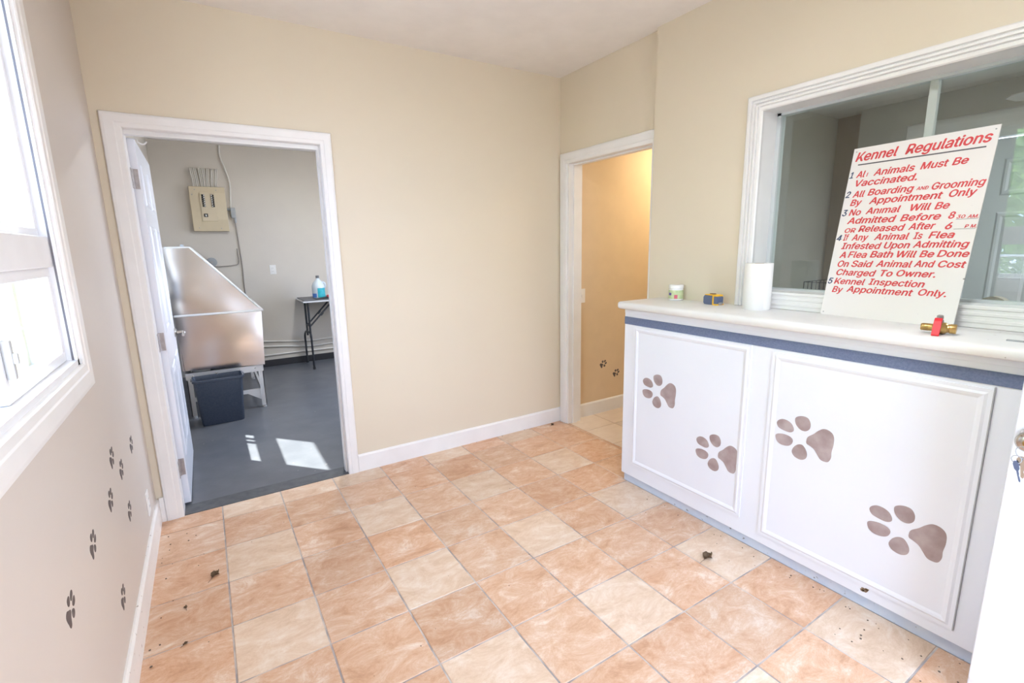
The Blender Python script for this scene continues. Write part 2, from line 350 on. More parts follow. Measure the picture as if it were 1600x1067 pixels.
# office behind the reception window
bm = B(); box(bm, 4.42, 4.7, -1.36, -1.06, 0, 2.39); struct('wall_office_corner', bm, OFFB)
bm = B(); wall_with_hole(bm, 'x', 4.3, 4.42, YF, -1.27, 0, 2.39, (-2.42, -1.66, 0, 2.06)); struct('wall_office_back', bm, OFFP)
bm = B(); box(bm, 2.62, 4.7, YF, -1.06, 2.39, 2.5); struct('ceiling_office', bm, CEIL)

# baseboards
def baseboard(name, pts_xy, h, m=TRIM, t=0.013):
    (x0, y0), (x1, y1), (nx, ny) = pts_xy
    bm = B()
    if nx: prism(bm, [(x0, 0), (x0 + nx * t, 0), (x0 + nx * t, h - 0.012), (x0 + nx * t * 0.45, h), (x0, h)], 'y', y0, y1)
    else: prism(bm, [(y0, 0), (y0 + ny * t, 0), (y0 + ny * t, h - 0.012), (y0 + ny * t * 0.45, h), (y0, h)], 'x', x0, x1)
    return struct(name, bm, m)
baseboard('baseboard_left', ((XL, YF), (XL, -0.001), (1, 0)), 0.135, TRIMD)
baseboard('baseboard_back', ((0.794, 0), (2.494, 0), (0, -1)), 0.118, TRIM, 0.014)
bm = B(); box(bm, XL + 0.013, -0.266, -0.017, -0.001, 0, 0.142, 0.002); struct('baseboard_corner', bm, TRIM)
baseboard('baseboard_hall', ((2.63, -0.05), (4.6, -0.05), (0, -1)), 0.118)
bm = B(); box(bm, 0.0, 2.98, 3.708, 3.72, 0, 0.085, 0.002); struct('baseboard_washroom', bm, COVE)

# ------------------------------------------------------------------ door casings
def casing_profile(w, t):   # across the width u (0 = inner edge), height off the wall h
    return [(0, 0), (0, t * 0.55), (w * 0.06, t * 0.75), (w * 0.30, t * 0.80), (w * 0.36, t * 0.95), (w * 0.80, t), (w * 0.94, t * 0.9), (w, t * 0.55), (w, 0)]
def fluted_profile(t):
    p = [(0, 0), (0, t * 0.5), (0.06, t * 0.75), (0.16, t * 0.8)]
    for k in range(3):
        a = 0.20 + k * 0.21; p += [(a, t * 0.82), (a + 0.03, t * 0.55), (a + 0.05, t * 0.55), (a + 0.09, t), (a + 0.17, t)]
    return p + [(0.90, t * 0.95), (0.97, t * 0.75), (1.0, t * 0.4), (1.0, 0)]
def casing(bm, axis, face, s, a0, a1, z0, z1, wl, wr, wt, t, legs=(1, 1), wb=None, prof=None):
    """picture-frame casing round opening a0..a1, z0..z1 on a wall face; s = direction off the wall"""
    def run(path, w):    # path: list of (inner corner, outer corner) in (a,z)
        pr = prof or casing_profile(1.0, t); rings = []
        for (i, o) in path:
            ring = []
            for (u, h) in pr:
                a = i[0] + (o[0] - i[0]) * u; z = i[1] + (o[1] - i[1]) * u; d = face + s * h
                ring.append(bm.verts.new((d, a, z) if axis == 'x' else (a, d, z)))
            rings.append(ring)
        n = len(pr)
        for k in range(n): bm.faces.new((rings[0][k], rings[0][(k + 1) % n], rings[1][(k + 1) % n], rings[1][k]))
        bm.faces.new(rings[0]); bm.faces.new(list(reversed(rings[1])))
    o0, o1, ot = a0 - wl, a1 + wr, z1 + wt
    ob = z0 - wb if wb else z0
    if legs[0]: run([((a0, z0), (o0, ob)), ((a0, z1), (o0, ot))], wl)
    run([((a0, z1), (o0, ot)), ((a1, z1), (o1, ot))], wt)
    if legs[1]: run([((a1, z1), (o1, ot)), ((a1, z0), (o1, ob))], wr)
    if wb: run([((a1, z0), (o1, ob)), ((a0, z0), (o0, ob))], wb)
    bmesh.ops.recalc_face_normals(bm, faces=bm.faces[:])
bm = B(); casing(bm, 'y', 0.0, -1, -0.184, 0.728, 0, 2.062, 0.082, 0.066, 0.068, 0.018); struct('trim_1', bm, TRIM, 'white casing round the washroom doorway')
bm = B()   # jamb lining with stop
box(bm, -0.206, -0.184, 0.0, 0.124, 0, 2.082); box(bm, 0.728, 0.748, 0.0, 0.124, 0, 2.082); box(bm, -0.184, 0.728, 0.0, 0.124, 2.062, 2.082)
box(bm, 0.718, 0.728, 0.035, 0.078, 0, 2.062); box(bm, -0.184, 0.718, 0.035, 0.078, 2.040, 2.062)
struct('trim_2', bm, TRIM, 'white jamb lining of the washroom doorway')
bm = B(); casing(bm, 'x', XR, -1, -0.93, -0.092, 0, 2.062, 0.032, 0.078, 0.08, 0.018); struct('trim_3', bm, TRIM, 'white casing round the hall doorway')
bm = B(); box(bm, 2.492, 2.622, -0.112, -0.092, 0, 2.082); box(bm, 2.492, 2.622, -0.948, -0.93, 0, 2.082); box(bm, 2.492, 2.622, -0.93, -0.112, 2.062, 2.082)
box(bm, 2.535, 2.575, -0.122, -0.112, 0, 2.062); box(bm, 2.535, 2.575, -0.93, -0.122, 2.052, 2.062)
struct('trim_4', bm, TRIM, 'white jamb lining of the hall doorway')
bm = B(); casing(bm, 'y', YF, 1, 1.10, 2.01, 0, 2.06, 0.08, 0.08, 0.08, 0.018); box(bm, 1.08, 1.10, YF - 0.12, YF, 0, 2.06); box(bm, 2.01, 2.03, YF - 0.12, YF, 0, 2.06); struct('trim_5', bm, TRIM)

# ------------------------------------------------------------------ panel doors
def six_panel(bm_body, panels_bm, x0, x1, ya, yb, z0, z1, faces=(1, -1)):
    """door slab between x0..x1 (thickness), width along y"""
    box(bm_body, x0, x1, ya, yb, z0, z1, 0.002)
    W = yb - ya; H = z1 - z0; st = 0.115; mid = 0.10
    pw = (W - 2 * st - mid) / 2
    rows = [(0.25, 0.80), (1.00, 1.60), (1.70, 1.92)]
    for k in range(2):
        a = ya + st + k * (pw + mid); b = a + pw
        for (c, d) in rows:
            for s in faces:
                x = x1 if s > 0 else x0
                # sunk moulding ring then raised field
                pts = [(0, 0.0006), (0.010, 0.006), (0.022, 0.006), (0.034, 0.0012), (0.050, 0.005)]
                prev = None
                for (ins, h) in pts:
                    ring = [panels_bm.verts.new((x + s * h, yy, zz)) for (yy, zz) in ((a + ins, z0 + c + ins), (b - ins, z0 + c + ins), (b - ins, z0 + d - ins), (a + ins, z0 + d - ins))]
                    if prev:
                        for q in range(4): panels_bm.faces.new((prev[q], prev[(q + 1) % 4], ring[(q + 1) % 4], ring[q]))
                    prev = ring
                panels_bm.faces.new(prev)
    bmesh.ops.recalc_face_normals(panels_bm, faces=panels_bm.faces[:])
d1 = thing('door_1', 'white six panel door standing open into the washroom', 'door', (-0.184, 0.13, 0)); d1['kind'] = 'structure'
bm, pb = B(), B(); six_panel(bm, pb, -0.187, -0.152, 0.135, 1.02, 0.012, 2.04)
obj('slab', bm, WHITE, d1); obj('moulded_panel', pb, WHITE, d1)
for z in (0.24, 0.98, 1.84):
    bm = B(); box(bm, -0.1845, -0.1815, 0.080, 0.120, z - 0.05, z + 0.05, 0.001)
    for zz in (-0.034, -0.012, 0.012, 0.034): lathe(bm, [(0.004, -0.0006), (0.003, 0.0008)], (-0.1812, 0.104 + 0.008 * (1 if zz * 1000 % 2 else -1), z + zz), 'x', 10)
    box(bm, -0.1855, -0.157, 0.1325, 0.1352, z - 0.05, z + 0.05, 0.0005)
    tube(bm, [(-0.181, 0.129, z - 0.05), (-0.181, 0.129, z + 0.05)], 0.006, 10)
    obj('hinge', bm, CHROME, d1, label='zinc hinge leaf')
bm = B(); lathe(bm, [(0.032, 0.0), (0.032, 0.006), (0.026, 0.010), (0.012, 0.014), (0.011, 0.05)], (-0.152, 0.955, 0.915), 'x', 24)
tube(bm, smooth_path([(-0.103, 0.955, 0.915), (-0.098, 0.94, 0.915), (-0.098, 0.90, 0.913), (-0.100, 0.85, 0.908)]), [0.0105] * 10 + [0.0095] * 6 + [0.008] * 3, 12)
obj('door_handle', bm, NICKEL, d1, True, label='satin nickel lever handle')
hk = single('over_door_hook', tube(B(), smooth_path([(-0.191, 0.20, 2.0), (-0.191, 0.20, 2.045), (-0.17, 0.20, 2.049), (-0.146, 0.20, 2.046), (-0.144, 0.20, 2.036), (-0.12, 0.20, 2.026), (-0.104, 0.20, 2.040)]), 0.004, 8), PLWHITE, 'small white hook hung over the top of the open washroom door', 'hook', (-0.17, 0.20, 2.04), smooth=True)

# entry door near the camera, opened back against the counter
d2 = thing('door_2', 'white scuffed entry door swung open against the counter', 'door', (2.0, -3.69, 0)); d2['kind'] = 'structure'
bm = B(); box(bm, 1.985, 2.027, -3.69, -2.776, 0.012, 2.045, 0.003); obj('slab', bm, WHITED, d2)
bm = B()
lathe(bm, [(0.031, 0.0), (0.031, -0.004), (0.024, -0.008), (0.013, -0.012), (0.012, -0.028), (0.024, -0.036), (0.029, -0.046), (0.0285, -0.055), (0.022, -0.064), (0.012, -0.067), (0.0, -0.0675)], (1.985, -2.818, 0.902), 'x', 32)
obj('door_knob', bm, NICKEL, d2, True, label='round satin nickel door knob')
bm = B(); lathe(bm, [(0.010, 0), (0.010, -0.003), (0.008, -0.004), (0.0, -0.004)], (1.9185, -2.818, 0.902), 'x', 20); obj('keyhole', bm, BRASS, d2, True, label='brass key cylinder in the knob')
KC = Vector((1.913, -2.818, 0.902))
kt = thing('key_ring', 'keys hanging on a wire ring from the knob of the white entry door', 'keys', tuple(KC))
bm = B(); box(bm, KC.x - 0.016, KC.x + 0.002, KC.y - 0.001, KC.y + 0.001, KC.z - 0.010, KC.z + 0.010, 0.0005); obj('inserted_key', bm, NICKEL, kt)
def ring_pts(c, r, ux, uz, n=24): return [Vector(c) + Vector(ux) * (r * math.cos(2 * math.pi * k / n)) + Vector(uz) * (r * math.sin(2 * math.pi * k / n)) for k in range(n)]
bm = B(); tube(bm, ring_pts(KC + Vector((-0.012, 0.002, -0.022)), 0.0165, (0.35, 0.94, 0), (0, 0, 1)), 0.0012, 8, True)
tube(bm, ring_pts(KC + Vector((-0.012, 0.012, -0.045)), 0.011, (0.2, 0.9, 0.3), (0, -0.3, 0.95)), 0.0012, 8, True); obj('split_ring', bm, GREYBOX, kt, True)
def key(bm, top, ang, L, wd):
    x = top[0]; pts = [(-wd, -0.002), (-wd * 0.5, 0.006), (wd * 0.5, 0.006), (wd, -0.002), (wd * 0.9, -0.016), (wd * 0.35, -0.022), (wd * 0.35, -L), (0, -L - 0.004), (-wd * 0.3, -L), (-wd * 0.3, -L * 0.8), (-wd * 0.15, -L * 0.72), (-wd * 0.35, -L * 0.6), (-wd * 0.35, -0.022), (-wd * 0.9, -0.016)]
    c, s = math.cos(ang), math.sin(ang)
    return prism(bm, [(top[1] + p[0] * c - p[1] * s, top[2] + p[0] * s + p[1] * c) for p in pts], 'x', x - 0.001, x + 0.001)
obj('key', key(B(), (KC.x - 0.010, KC.y + 0.002, KC.z - 0.040), R(-8), 0.052, 0.011), NICKEL, kt)
obj('key', key(B(), (KC.x - 0.014, KC.y + 0.012, KC.z - 0.055), R(-16), 0.050, 0.006), TAPEB, kt, label='dark blue capped key')

# ------------------------------------------------------------------ left window
w1 = thing('window_1', 'white framed daylight window in the cream left wall', 'window', (XL, -1.8, 1.118)); w1['kind'] = 'structure'
y0, y1, z0, z1 = -2.48, -1.12, 1.118, 2.32
bm = B(); casing(bm, 'x', XL, 1, y0, y1, z0, z1, 0.09, 0.09, 0.09, 0.018, wb=0.088); obj('casing', bm, TRIM, w1)
bm = B()
for (a, b_, c, d) in ((y0, y1, z0, z0 + 0.018), (y0, y1, z1 - 0.018, z1), (y0, y0 + 0.018, z0, z1), (y1 - 0.018, y1, z0, z1)): box(bm, -0.405, XL + 0.002, a, b_, c, d)
obj('frame', bm, VINYL, w1)
bm = B(); box(bm, -0.311, -0.306, y1 - 0.0195, y1 - 0.018, z0 + 0.018, z1 - 0.018); obj('gasket', bm, RUBBER, w1)
bm = B(); box(bm, -0.365, -0.312, y0 + 0.018, y1 - 0.018, 1.425, 1.515, 0.004); obj('transom_bar', bm, VINYL, w1)
def sash(a, b_, c, d, x, t, wd, name):
    bm = B()
    for (p, q, r_, s_) in ((a, b_, c, c + wd), (a, b_, d - wd, d), (a, a + wd, c + wd, d - wd), (b_ - wd, b_, c + wd, d - wd)): box(bm, x - t / 2, x + t / 2, p, q, r_, s_, 0.002)
    so = obj(name, bm, VINYL, w1)
    bm = B(); box(bm, x - 0.002, x + 0.002, a + wd - 0.004, b_ - wd + 0.004, c + wd - 0.004, d - wd + 0.004); obj('pane', bm, GLASS, so)
    return so
sash(-1.68, y1 - 0.02, z0 + 0.02, 1.425, -0.334, 0.022, 0.028, 'sliding_sash')
sash(y0 + 0.02, -1.64, z0 + 0.02, 1.425, -0.362, 0.022, 0.028, 'sliding_sash')
sash(y0 + 0.02, y1 - 0.02, 1.515, z1 - 0.02, -0.345, 0.030, 0.022, 'fixed_sash')
bm = B(); box(bm, -0.323, -0.306, -1.668, -1.652, 1.19, 1.28, 0.004); box(bm, -0.312, -0.298, -1.665, -1.655, 1.225, 1.25, 0.003); obj('latch', bm, GREYL, w1, label='grey sliding sash latch')
bm = B(); box(bm, -0.45, -0.405, -1.165, -1.12, 1.10, 2.34); box(bm, -0.45, -0.405, y0, -1.12, 1.08, 1.12); obj('outer_trim', bm, mat('yellowed_outer_trim', (0.62, 0.55, 0.38), 0.6), w1)

# washroom window (throws the sun patch)
w3 = thing('window_3', 'washroom window behind the open door', 'window', (-0.38, 1.45, 1.08)); w3['kind'] = 'structure'
bm = B()
for (a, b_, c, d) in ((1.0, 1.91, 1.08, 1.10), (1.0, 1.91, 2.23, 2.27), (1.0, 1.02, 1.1, 2.23), (1.87, 1.91, 1.1, 2.23), (1.02, 1.87, 1.40, 1.655), (1.752, 1.775, 1.1, 1.40), (1.665, 1.69, 1.1, 1.40)): box(bm, -0.395, -0.365, a, b_, c, d)
obj('frame', bm, VINYL, w3)
bm = B(); box(bm, -0.382, -0.378, 1.01, 1.9, 1.09, 2.25); obj('pane', bm, GLASS, w3)

# ------------------------------------------------------------------ reception window
w2 = thing('window_2', 'white framed sliding glass reception window over the counter', 'window', (XB, -2.4, 1.20)); w2['kind'] = 'structure'
y0, y1, z0, z1 = -3.145, -1.655, 1.212, 2.078
bm = B()
casing(bm, 'x', XB, -1, y0, y1, 1.1325, z1, 0.082, 0.082, 0.078, 0.022, prof=fluted_profile(0.022))
obj('casing', bm, TRIM, w2)
bm = B(); box(bm, XB - 0.008, XB, y0, y1, 1.132, 1.1995); box(bm, XB - 0.011, XB, y0, y1, 1.150, 1.163, 0.002); box(bm, XB - 0.011, XB, y0, y1, 1.176, 1.188, 0.002); box(bm, XB - 0.012, XB, y0, y1, 1.1995, 1.2135, 0.003); obj('sill_casing', bm, TRIM, w2)
bm = B()
box(bm, XB - 0.002, 2.622, y1, y1 + 0.012, z0 - 0.012, z1 + 0.012); box(bm, XB - 0.002, 2.622, y0 - 0.012, y0, z0 - 0.012, z1 + 0.012)
box(bm, XB - 0.002, 2.622, y0, y1, z1, z1 + 0.012); box(bm, XB - 0.002, 2.622, y0, y1, z0 - 0.012, z0)
obj('jamb', bm, TRIM, w2)
bm = B()
box(bm, 2.570, 2.612, y1 - 0.020, y1, z0, z1); box(bm, 2.570, 2.612, y0, y0 + 0.020, z0, z1); box(bm, 2.570, 2.612, y0, y1, z1 - 0.012, z1); box(bm, 2.570, 2.612, y0, y1, z0, z0 + 0.010)
obj('track', bm, ALU, w2)
bm = B(); box(bm, 2.580, 2.585, -2.285, y1 - 0.012, z0 + 0.006, z1 - 0.008); obj('sliding_pane', bm, GLASSR, w2)
bm = B(); box(bm, 2.596, 2.601, y0 + 0.012, -2.265, z0 + 0.006, z1 - 0.008); obj('sliding_pane', bm, GLASSR, w2)
bm = B(); box(bm, 2.577, 2.603, -2.290, -2.260, z0 + 0.008, z1 - 0.010, 0.003); obj('meeting_strip', bm, mat('milky_edge_strip', (0.50, 0.56, 0.54), 0.35), w2)

# ------------------------------------------------------------------ reception cabinet
XF = 2.155
rc = thing('reception_cabinet', 'white panelled reception counter base with brown paw prints and navy stripe', 'cabinet', (2.3, -2.3, 0))
bm = B(); box(bm, XF, XB - 0.002, YF + 0.002, -1.065, 0.052, 1.088, 0.002); obj('carcass', bm, WHITE, rc)
bm = B(); box(bm, XF + 0.014, XB - 0.01, YF + 0.002, -1.078, 0.0, 0.052); obj('toe_kick', bm, KICK, rc, label='blue grey scuffed toe kick')
bm = B(); box(bm, XF - 0.0025, XF + 0.001, YF + 0.05, -1.0655, 0.996, 1.040); obj('stripe', bm, NAVY, rc, label='navy blue border stripe')
bm = B(); box(bm, XF - 0.004, XF + 0.001, YF + 0.05, -1.066, 1.062, 1.088, 0.002); obj('top_rail', bm, WHITE, rc)
PAW = [[(-0.0069, 0.0059), (-0.0114, 0.0251), (-0.0322, 0.0448), (-0.05, 0.065), (-0.0681, 0.0786), (-0.0875, 0.0788), (-0.1038, 0.0692), (-0.1112, 0.0519), (-0.1117, 0.0223), (-0.1076, -0.007), (-0.1077, -0.034), (-0.0993, -0.0542), (-0.0842, -0.0587), (-0.0679, -0.055), (-0.0538, -0.0375), (-0.0396, -0.0199), (-0.0221, -0.0106), (-0.0099, -0.0059)],
[(0.1234, 0.0469), (0.1175, 0.0614), (0.1002, 0.0719), (0.0775, 0.0711), (0.0586, 0.0608), (0.0487, 0.0429), (0.0507, 0.0293), (0.0675, 0.0208), (0.0949, 0.0233), (0.1142, 0.0302)],
[(0.0468, 0.0892), (0.0369, 0.1017), (0.0165, 0.1091), (-0.0047, 0.106), (-0.0168, 0.0866), (-0.0155, 0.0617), (0.001, 0.0466), (0.0224, 0.0481), (0.0416, 0.0657)],
[(0.1246, -0.0128), (0.1155, -0.001), (0.0885, 0.0056), (0.061, 0.0022), (0.048, -0.0106), (0.053, -0.0306), (0.0696, -0.043), (0.0968, -0.0457), (0.1166, -0.0348)],
[(0.0483, -0.0571), (0.0392, -0.0348), (0.0234, -0.0205), (0.0064, -0.0182), (-0.0079, -0.033), (-0.0153, -0.0538), (-0.0108, -0.0734), (0.0075, -0.0851), (0.0295, -0.0826), (0.043, -0.0728)]]
def closed_curve(pts, sub=4):
    n = len(pts); out = []
    for i in range(n):
        p0, p1, p2, p3 = [Vector(pts[(i + k - 1) % n]) for k in range(4)]
        for k in range(sub):
            t = k / sub
            out.append(0.5 * ((2 * p1) + (p2 - p0) * t + (2 * p0 - 5 * p1 + 4 * p2 - p3) * t * t + (3 * p1 - p0 - 3 * p2 + p3) * t ** 3))
    return [(v.x, v.y) for v in out]
def paw(bm, axis, plane, off, ca, cb, sc, rot, flip=1, sub=4):
    for blob in PAW:
        pts = closed_curve([(p[0] * flip, p[1]) for p in blob], sub); c, s = math.cos(rot), math.sin(rot)
        prism(bm, [(ca + sc * (p[0] * c - p[1] * s), cb + sc * (p[0] * s + p[1] * c)) for p in pts], axis, plane, plane + off)
    return bm
def cab_panel(ya, yb, za, zb, paws):
    """raised face frame moulding round a flat field"""
    bm = B(); t = 0.0055
    pts = [(0.0, 0.0), (0.0, t), (0.012, t), (0.020, t + 0.003), (0.028, t + 0.001), (0.036, 0.003), (0.042, 0.003)]
    prev = None
    for (ins, h) in pts:
        ring = [bm.verts.new((XF - h, yy, zz)) for (yy, zz) in ((ya + ins, za + ins), (yb - ins, za + ins), (yb - ins, zb - ins), (ya + ins, zb - ins))]
        if prev:
            for q in range(4): bm.faces.new((prev[q], prev[(q + 1) % 4], ring[(q + 1) % 4], ring[q]))
        prev = ring
    bm.faces.new(prev); bmesh.ops.recalc_face_normals(bm, faces=bm.faces[:])
    bm.normal_update()
    p = obj('door_panel', bm, WHITE, rc)
    for (cy_, cz_, lab) in paws: obj('paw_print', paw(B(), 'x', XF - 0.0033, -0.0009, cy_, cz_, 1.0, 0), PAWB, p, label=lab)
    return p
cab_panel(-1.868, -1.144, 0.133, 0.992, [(-1.3465, 0.631, 'brown paw print, upper one on the panel beside the hall'), (-1.7263, 0.401, 'brown paw print, lower one on the panel beside the hall')])
cab_panel(-2.685, -1.968, 0.102, 0.982, [(-2.135, 0.618, 'brown paw print, upper one on the panel beside the entry door'), (-2.520, 0.384, 'brown paw print, lower one on the panel beside the entry door')])
bm = B(); box(bm, XF - 0.0075, XF - 0.0005, -2.6885, -2.6852, 0.102, 0.990); obj('panel_shadow_line', bm, GREYBOX, rc)  # grey strip drawn in place of the shadow line beside the panel
bm = B()
for (cy_, cz_, r_) in ((-2.415, 0.083, 0.011), (-2.407, 0.078, 0.007), (-2.423, 0.090, 0.006)): prism(bm, [(cy_ + r_ * (1 + 0.3 * math.sin(3 * a)) * math.cos(a), cz_ + r_ * (1 + 0.3 * math.cos(2 * a)) * math.sin(a)) for a in [2 * math.pi * q / 12 for q in range(12)]], 'x', XF - 0.0006, XF + 0.001)
obj('chipped_spot', bm, LEAFD, rc, label='brown chipped paint spot')
ct = thing('countertop', 'long white counter top with rounded front edge under the reception window', 'countertop', (2.29, -2.3, 1.088))
bm = B(); prism(bm, [(XB - 0.0005, 1.088), (2.118, 1.088), (2.108, 1.092), (2.103, 1.102), (2.103, 1.116), (2.108, 1.126), (2.118, 1.1305), (XB - 0.0005, 1.1305)], 'y', YF + 0.001, -1.050)
es = [e for e in bm.edges if all(abs(v.co.y + 1.050) < 1e-4 for v in e.verts)]
bmesh.ops.bevel(bm, geom=es, offset=0.009, segments=3, affect='EDGES', profile=0.5)
obj('top', bm, TOPM, ct, True)
CT = 1.1305
# ------------------------------------------------------------------ sign
BLp = Vector((2.428, -2.014, CT)); BRp = Vector((2.382, -2.497, CT))
ux = (BRp - BLp).normalized(); nh = Vector((ux.y, -ux.x, 0))          # toward the room
if nh.x > 0: nh = -nh
th = R(10.0); vz = (Vector((0, 0, 1)) * math.cos(th) - nh * math.sin(th)).normalized(); nn = ux.cross(vz)
if nn.dot(nh) < 0: nn = -nn
sg = thing('kennel_sign', 'white board of red kennel regulations leaning on the counter against the reception window', 'sign')
sg.matrix_world = Matrix(((ux.x, vz.x, nn.x, BLp.x), (ux.y, vz.y, nn.y, BLp.y), (ux.z, vz.z, nn.z, BLp.z), (0, 0, 0, 1)))
bm = B(); box(bm, 0, 0.485, 0, 0.730, -0.004, 0, 0.0008); obj('board', bm, SIGNW, sg, local=True)
for (u, v) in ((0.012, 0.715), (0.473, 0.715), (0.012, 0.012), (0.473, 0.012)): obj('screw_hole', lathe(B(), [(0.0028, 0.0), (0.0028, 0.0004)], (u, v, 0.0), 'z', 10), GREYBOX, sg, local=True)
WORDS = [[('Kennel', 0.014, 0.1749, 0.673, 0.037, 0), ('Regulations', 0.2016, 0.4691, 0.673, 0.037, 0)],
[('1', 0.003, 0.0189, 0.6023, 0.0255, 1)],
[('Al', 0.0309, 0.0673, 0.6016, 0.0265, 0), ('l', 0.0716, 0.0785, 0.6026, 0.0155, 0), ('Animals', 0.0998, 0.2484, 0.6023, 0.0265, 0), ('Must', 0.266, 0.3565, 0.6041, 0.0262, 0), ('Be', 0.3667, 0.416, 0.605, 0.0258, 0), ('Vaccinated.', 0.035, 0.2639, 0.5643, 0.0262, 0)],
[('2', 0.0033, 0.0248, 0.5179, 0.0262, 1)],
[('All', 0.0332, 0.0816, 0.5171, 0.0262, 0), ('Boarding', 0.093, 0.2614, 0.52, 0.0262, 0), ('AND', 0.2689, 0.3095, 0.5233, 0.013, 0), ('Grooming', 0.3193, 0.4808, 0.5199, 0.0258, 0), ('By', 0.0304, 0.0777, 0.4814, 0.0258, 0), ('Appointment', 0.1058, 0.3614, 0.4838, 0.0258, 0), ('Only', 0.3795, 0.4626, 0.4865, 0.0255, 0)],
[('3', 0.0056, 0.0273, 0.4383, 0.0262, 1)],
[('No', 0.0338, 0.0827, 0.4389, 0.026, 0), ('Anımal', 0.1007, 0.2297, 0.4416, 0.0258, 0), ('Will', 0.264, 0.3313, 0.4434, 0.0255, 0), ('Be', 0.3432, 0.3905, 0.4438, 0.0252, 0), ('Admitted', 0.0337, 0.2222, 0.4029, 0.0262, 0), ('Before', 0.2362, 0.371, 0.4043, 0.0254, 0), ('8', 0.3932, 0.4145, 0.4052, 0.0245, 0), ('30', 0.4186, 0.4446, 0.4046, 0.0122, 0), ('AM.', 0.4504, 0.4828, 0.404, 0.012, 0), ('OR', 0.0312, 0.0766, 0.3646, 0.0184, 0), ('Released', 0.0866, 0.2604, 0.3666, 0.0258, 0), ('After', 0.2716, 0.3609, 0.3686, 0.0252, 0), ('6', 0.3906, 0.4126, 0.3661, 0.0245, 0), ('P', 0.4486, 0.461, 0.3686, 0.012, 0), ('M.', 0.4656, 0.4867 - 0.003, 0.3686, 0.0119, 0)],
[('4', 0.0026, 0.0254, 0.33, 0.0245, 1)],
[('If', 0.031, 0.0549, 0.3305, 0.0262, 0), ('Any', 0.067, 0.1336, 0.3298, 0.026, 0), ('Animal', 0.1557, 0.281, 0.3306, 0.0256, 0), ('Is', 0.2953, 0.3263, 0.3316, 0.0252, 0), ('Flea', 0.3451, 0.4264, 0.333, 0.0248, 0), ('Infested', 0.031, 0.19, 0.2932, 0.0262, 0), ('Upon', 0.1992, 0.2912, 0.2953, 0.0255, 0), ('Admitting', 0.3009, 0.4761, 0.2976, 0.025, 0), ('A', 0.0311, 0.0584, 0.2544, 0.0262, 0), ('Flea', 0.0663, 0.1428, 0.2558, 0.026, 0), ('Bath', 0.1539, 0.2402, 0.2577, 0.0258, 0), ('Will', 0.2532, 0.32, 0.2591, 0.0254, 0), ('Be', 0.3296, 0.3776, 0.2606, 0.0248, 0), ('Done', 0.3856, 0.4827, 0.2625, 0.0245, 0), ('On', 0.0313, 0.0784, 0.2155, 0.0262, 0), ('Said', 0.0887, 0.1731, 0.2167, 0.0258, 0), ('Animal', 0.1847, 0.3127, 0.2197, 0.0254, 0), ('And', 0.3192, 0.387, 0.2223, 0.025, 0), ('Cost', 0.3962, 0.4807, 0.2233, 0.0243, 0), ('Charged', 0.0331, 0.1923, 0.1787, 0.0256, 0), ('To', 0.2083, 0.2536, 0.181, 0.025, 0), ('Owner.', 0.266, 0.3967, 0.1836, 0.0246, 0)],
[('5', 0.0053, 0.0269, 0.1395, 0.025, 1)],
[('Kennel', 0.0315, 0.1576, 0.14, 0.0255, 0), ('Inspection', 0.1712, 0.3694, 0.1437, 0.0247, 0), ('By', 0.0301, 0.0769, 0.1028, 0.0255, 0), ('Appointment', 0.0906, 0.3376, 0.1079, 0.0252, 0), ('Only.', 0.3539, 0.4436, 0.1129, 0.0242, 0)]]
cache = {}
try: FONT = bpy.data.fonts.load(bpy.utils.resource_path('LOCAL') + '/datafiles/fonts/Inter.woff2')     # ships with Blender
except Exception: FONT = None
STROKES = {'K': [[(0.075, 0), (0.17, 0), (0.17, 0.727), (0.075, 0.727)], [(0.16, 0.20), (0.50, 0.727), (0.615, 0.727), (0.16, 0.10)], [(0.27, 0.36), (0.52, 0), (0.64, 0), (0.33, 0.44)]],
           '4': [[(0.03, 0.145), (0.60, 0.145), (0.60, 0.23), (0.03, 0.23)], [(0.38, 0), (0.475, 0), (0.475, 0.727), (0.38, 0.727)], [(0.03, 0.15), (0.14, 0.15), (0.475, 0.727), (0.36, 0.727)]]}
STROKES['l'] = [[(0.03, 0), (0.14, 0), (0.14, 0.727), (0.03, 0.727)]]
def arc_quads(cx_, cy_, ro, ri, a0, a1, n=10, sx=1.0):
    out = []
    for k in range(n):
        a, b_ = R(a0 + (a1 - a0) * k / n), R(a0 + (a1 - a0) * (k + 1) / n)
        out.append([(cx_ + ro * sx * math.cos(a), cy_ + ro * math.sin(a)), (cx_ + ro * sx * math.cos(b_), cy_ + ro * math.sin(b_)), (cx_ + ri * sx * math.cos(b_), cy_ + ri * math.sin(b_)), (cx_ + ri * sx * math.cos(a), cy_ + ri * math.sin(a))])
    return out
STROKES['D'] = [[(0.075, 0), (0.17, 0), (0.17, 0.727), (0.075, 0.727)], [(0.16, 0), (0.33, 0), (0.33, 0.085), (0.16, 0.085)], [(0.16, 0.642), (0.33, 0.642), (0.33, 0.727), (0.16, 0.727)]] + arc_quads(0.33, 0.3635, 0.3635, 0.2785, -90, 90)
ADV = {'K': 0.66, 'D': 0.745, '4': 0.66, 'l': 0.2}
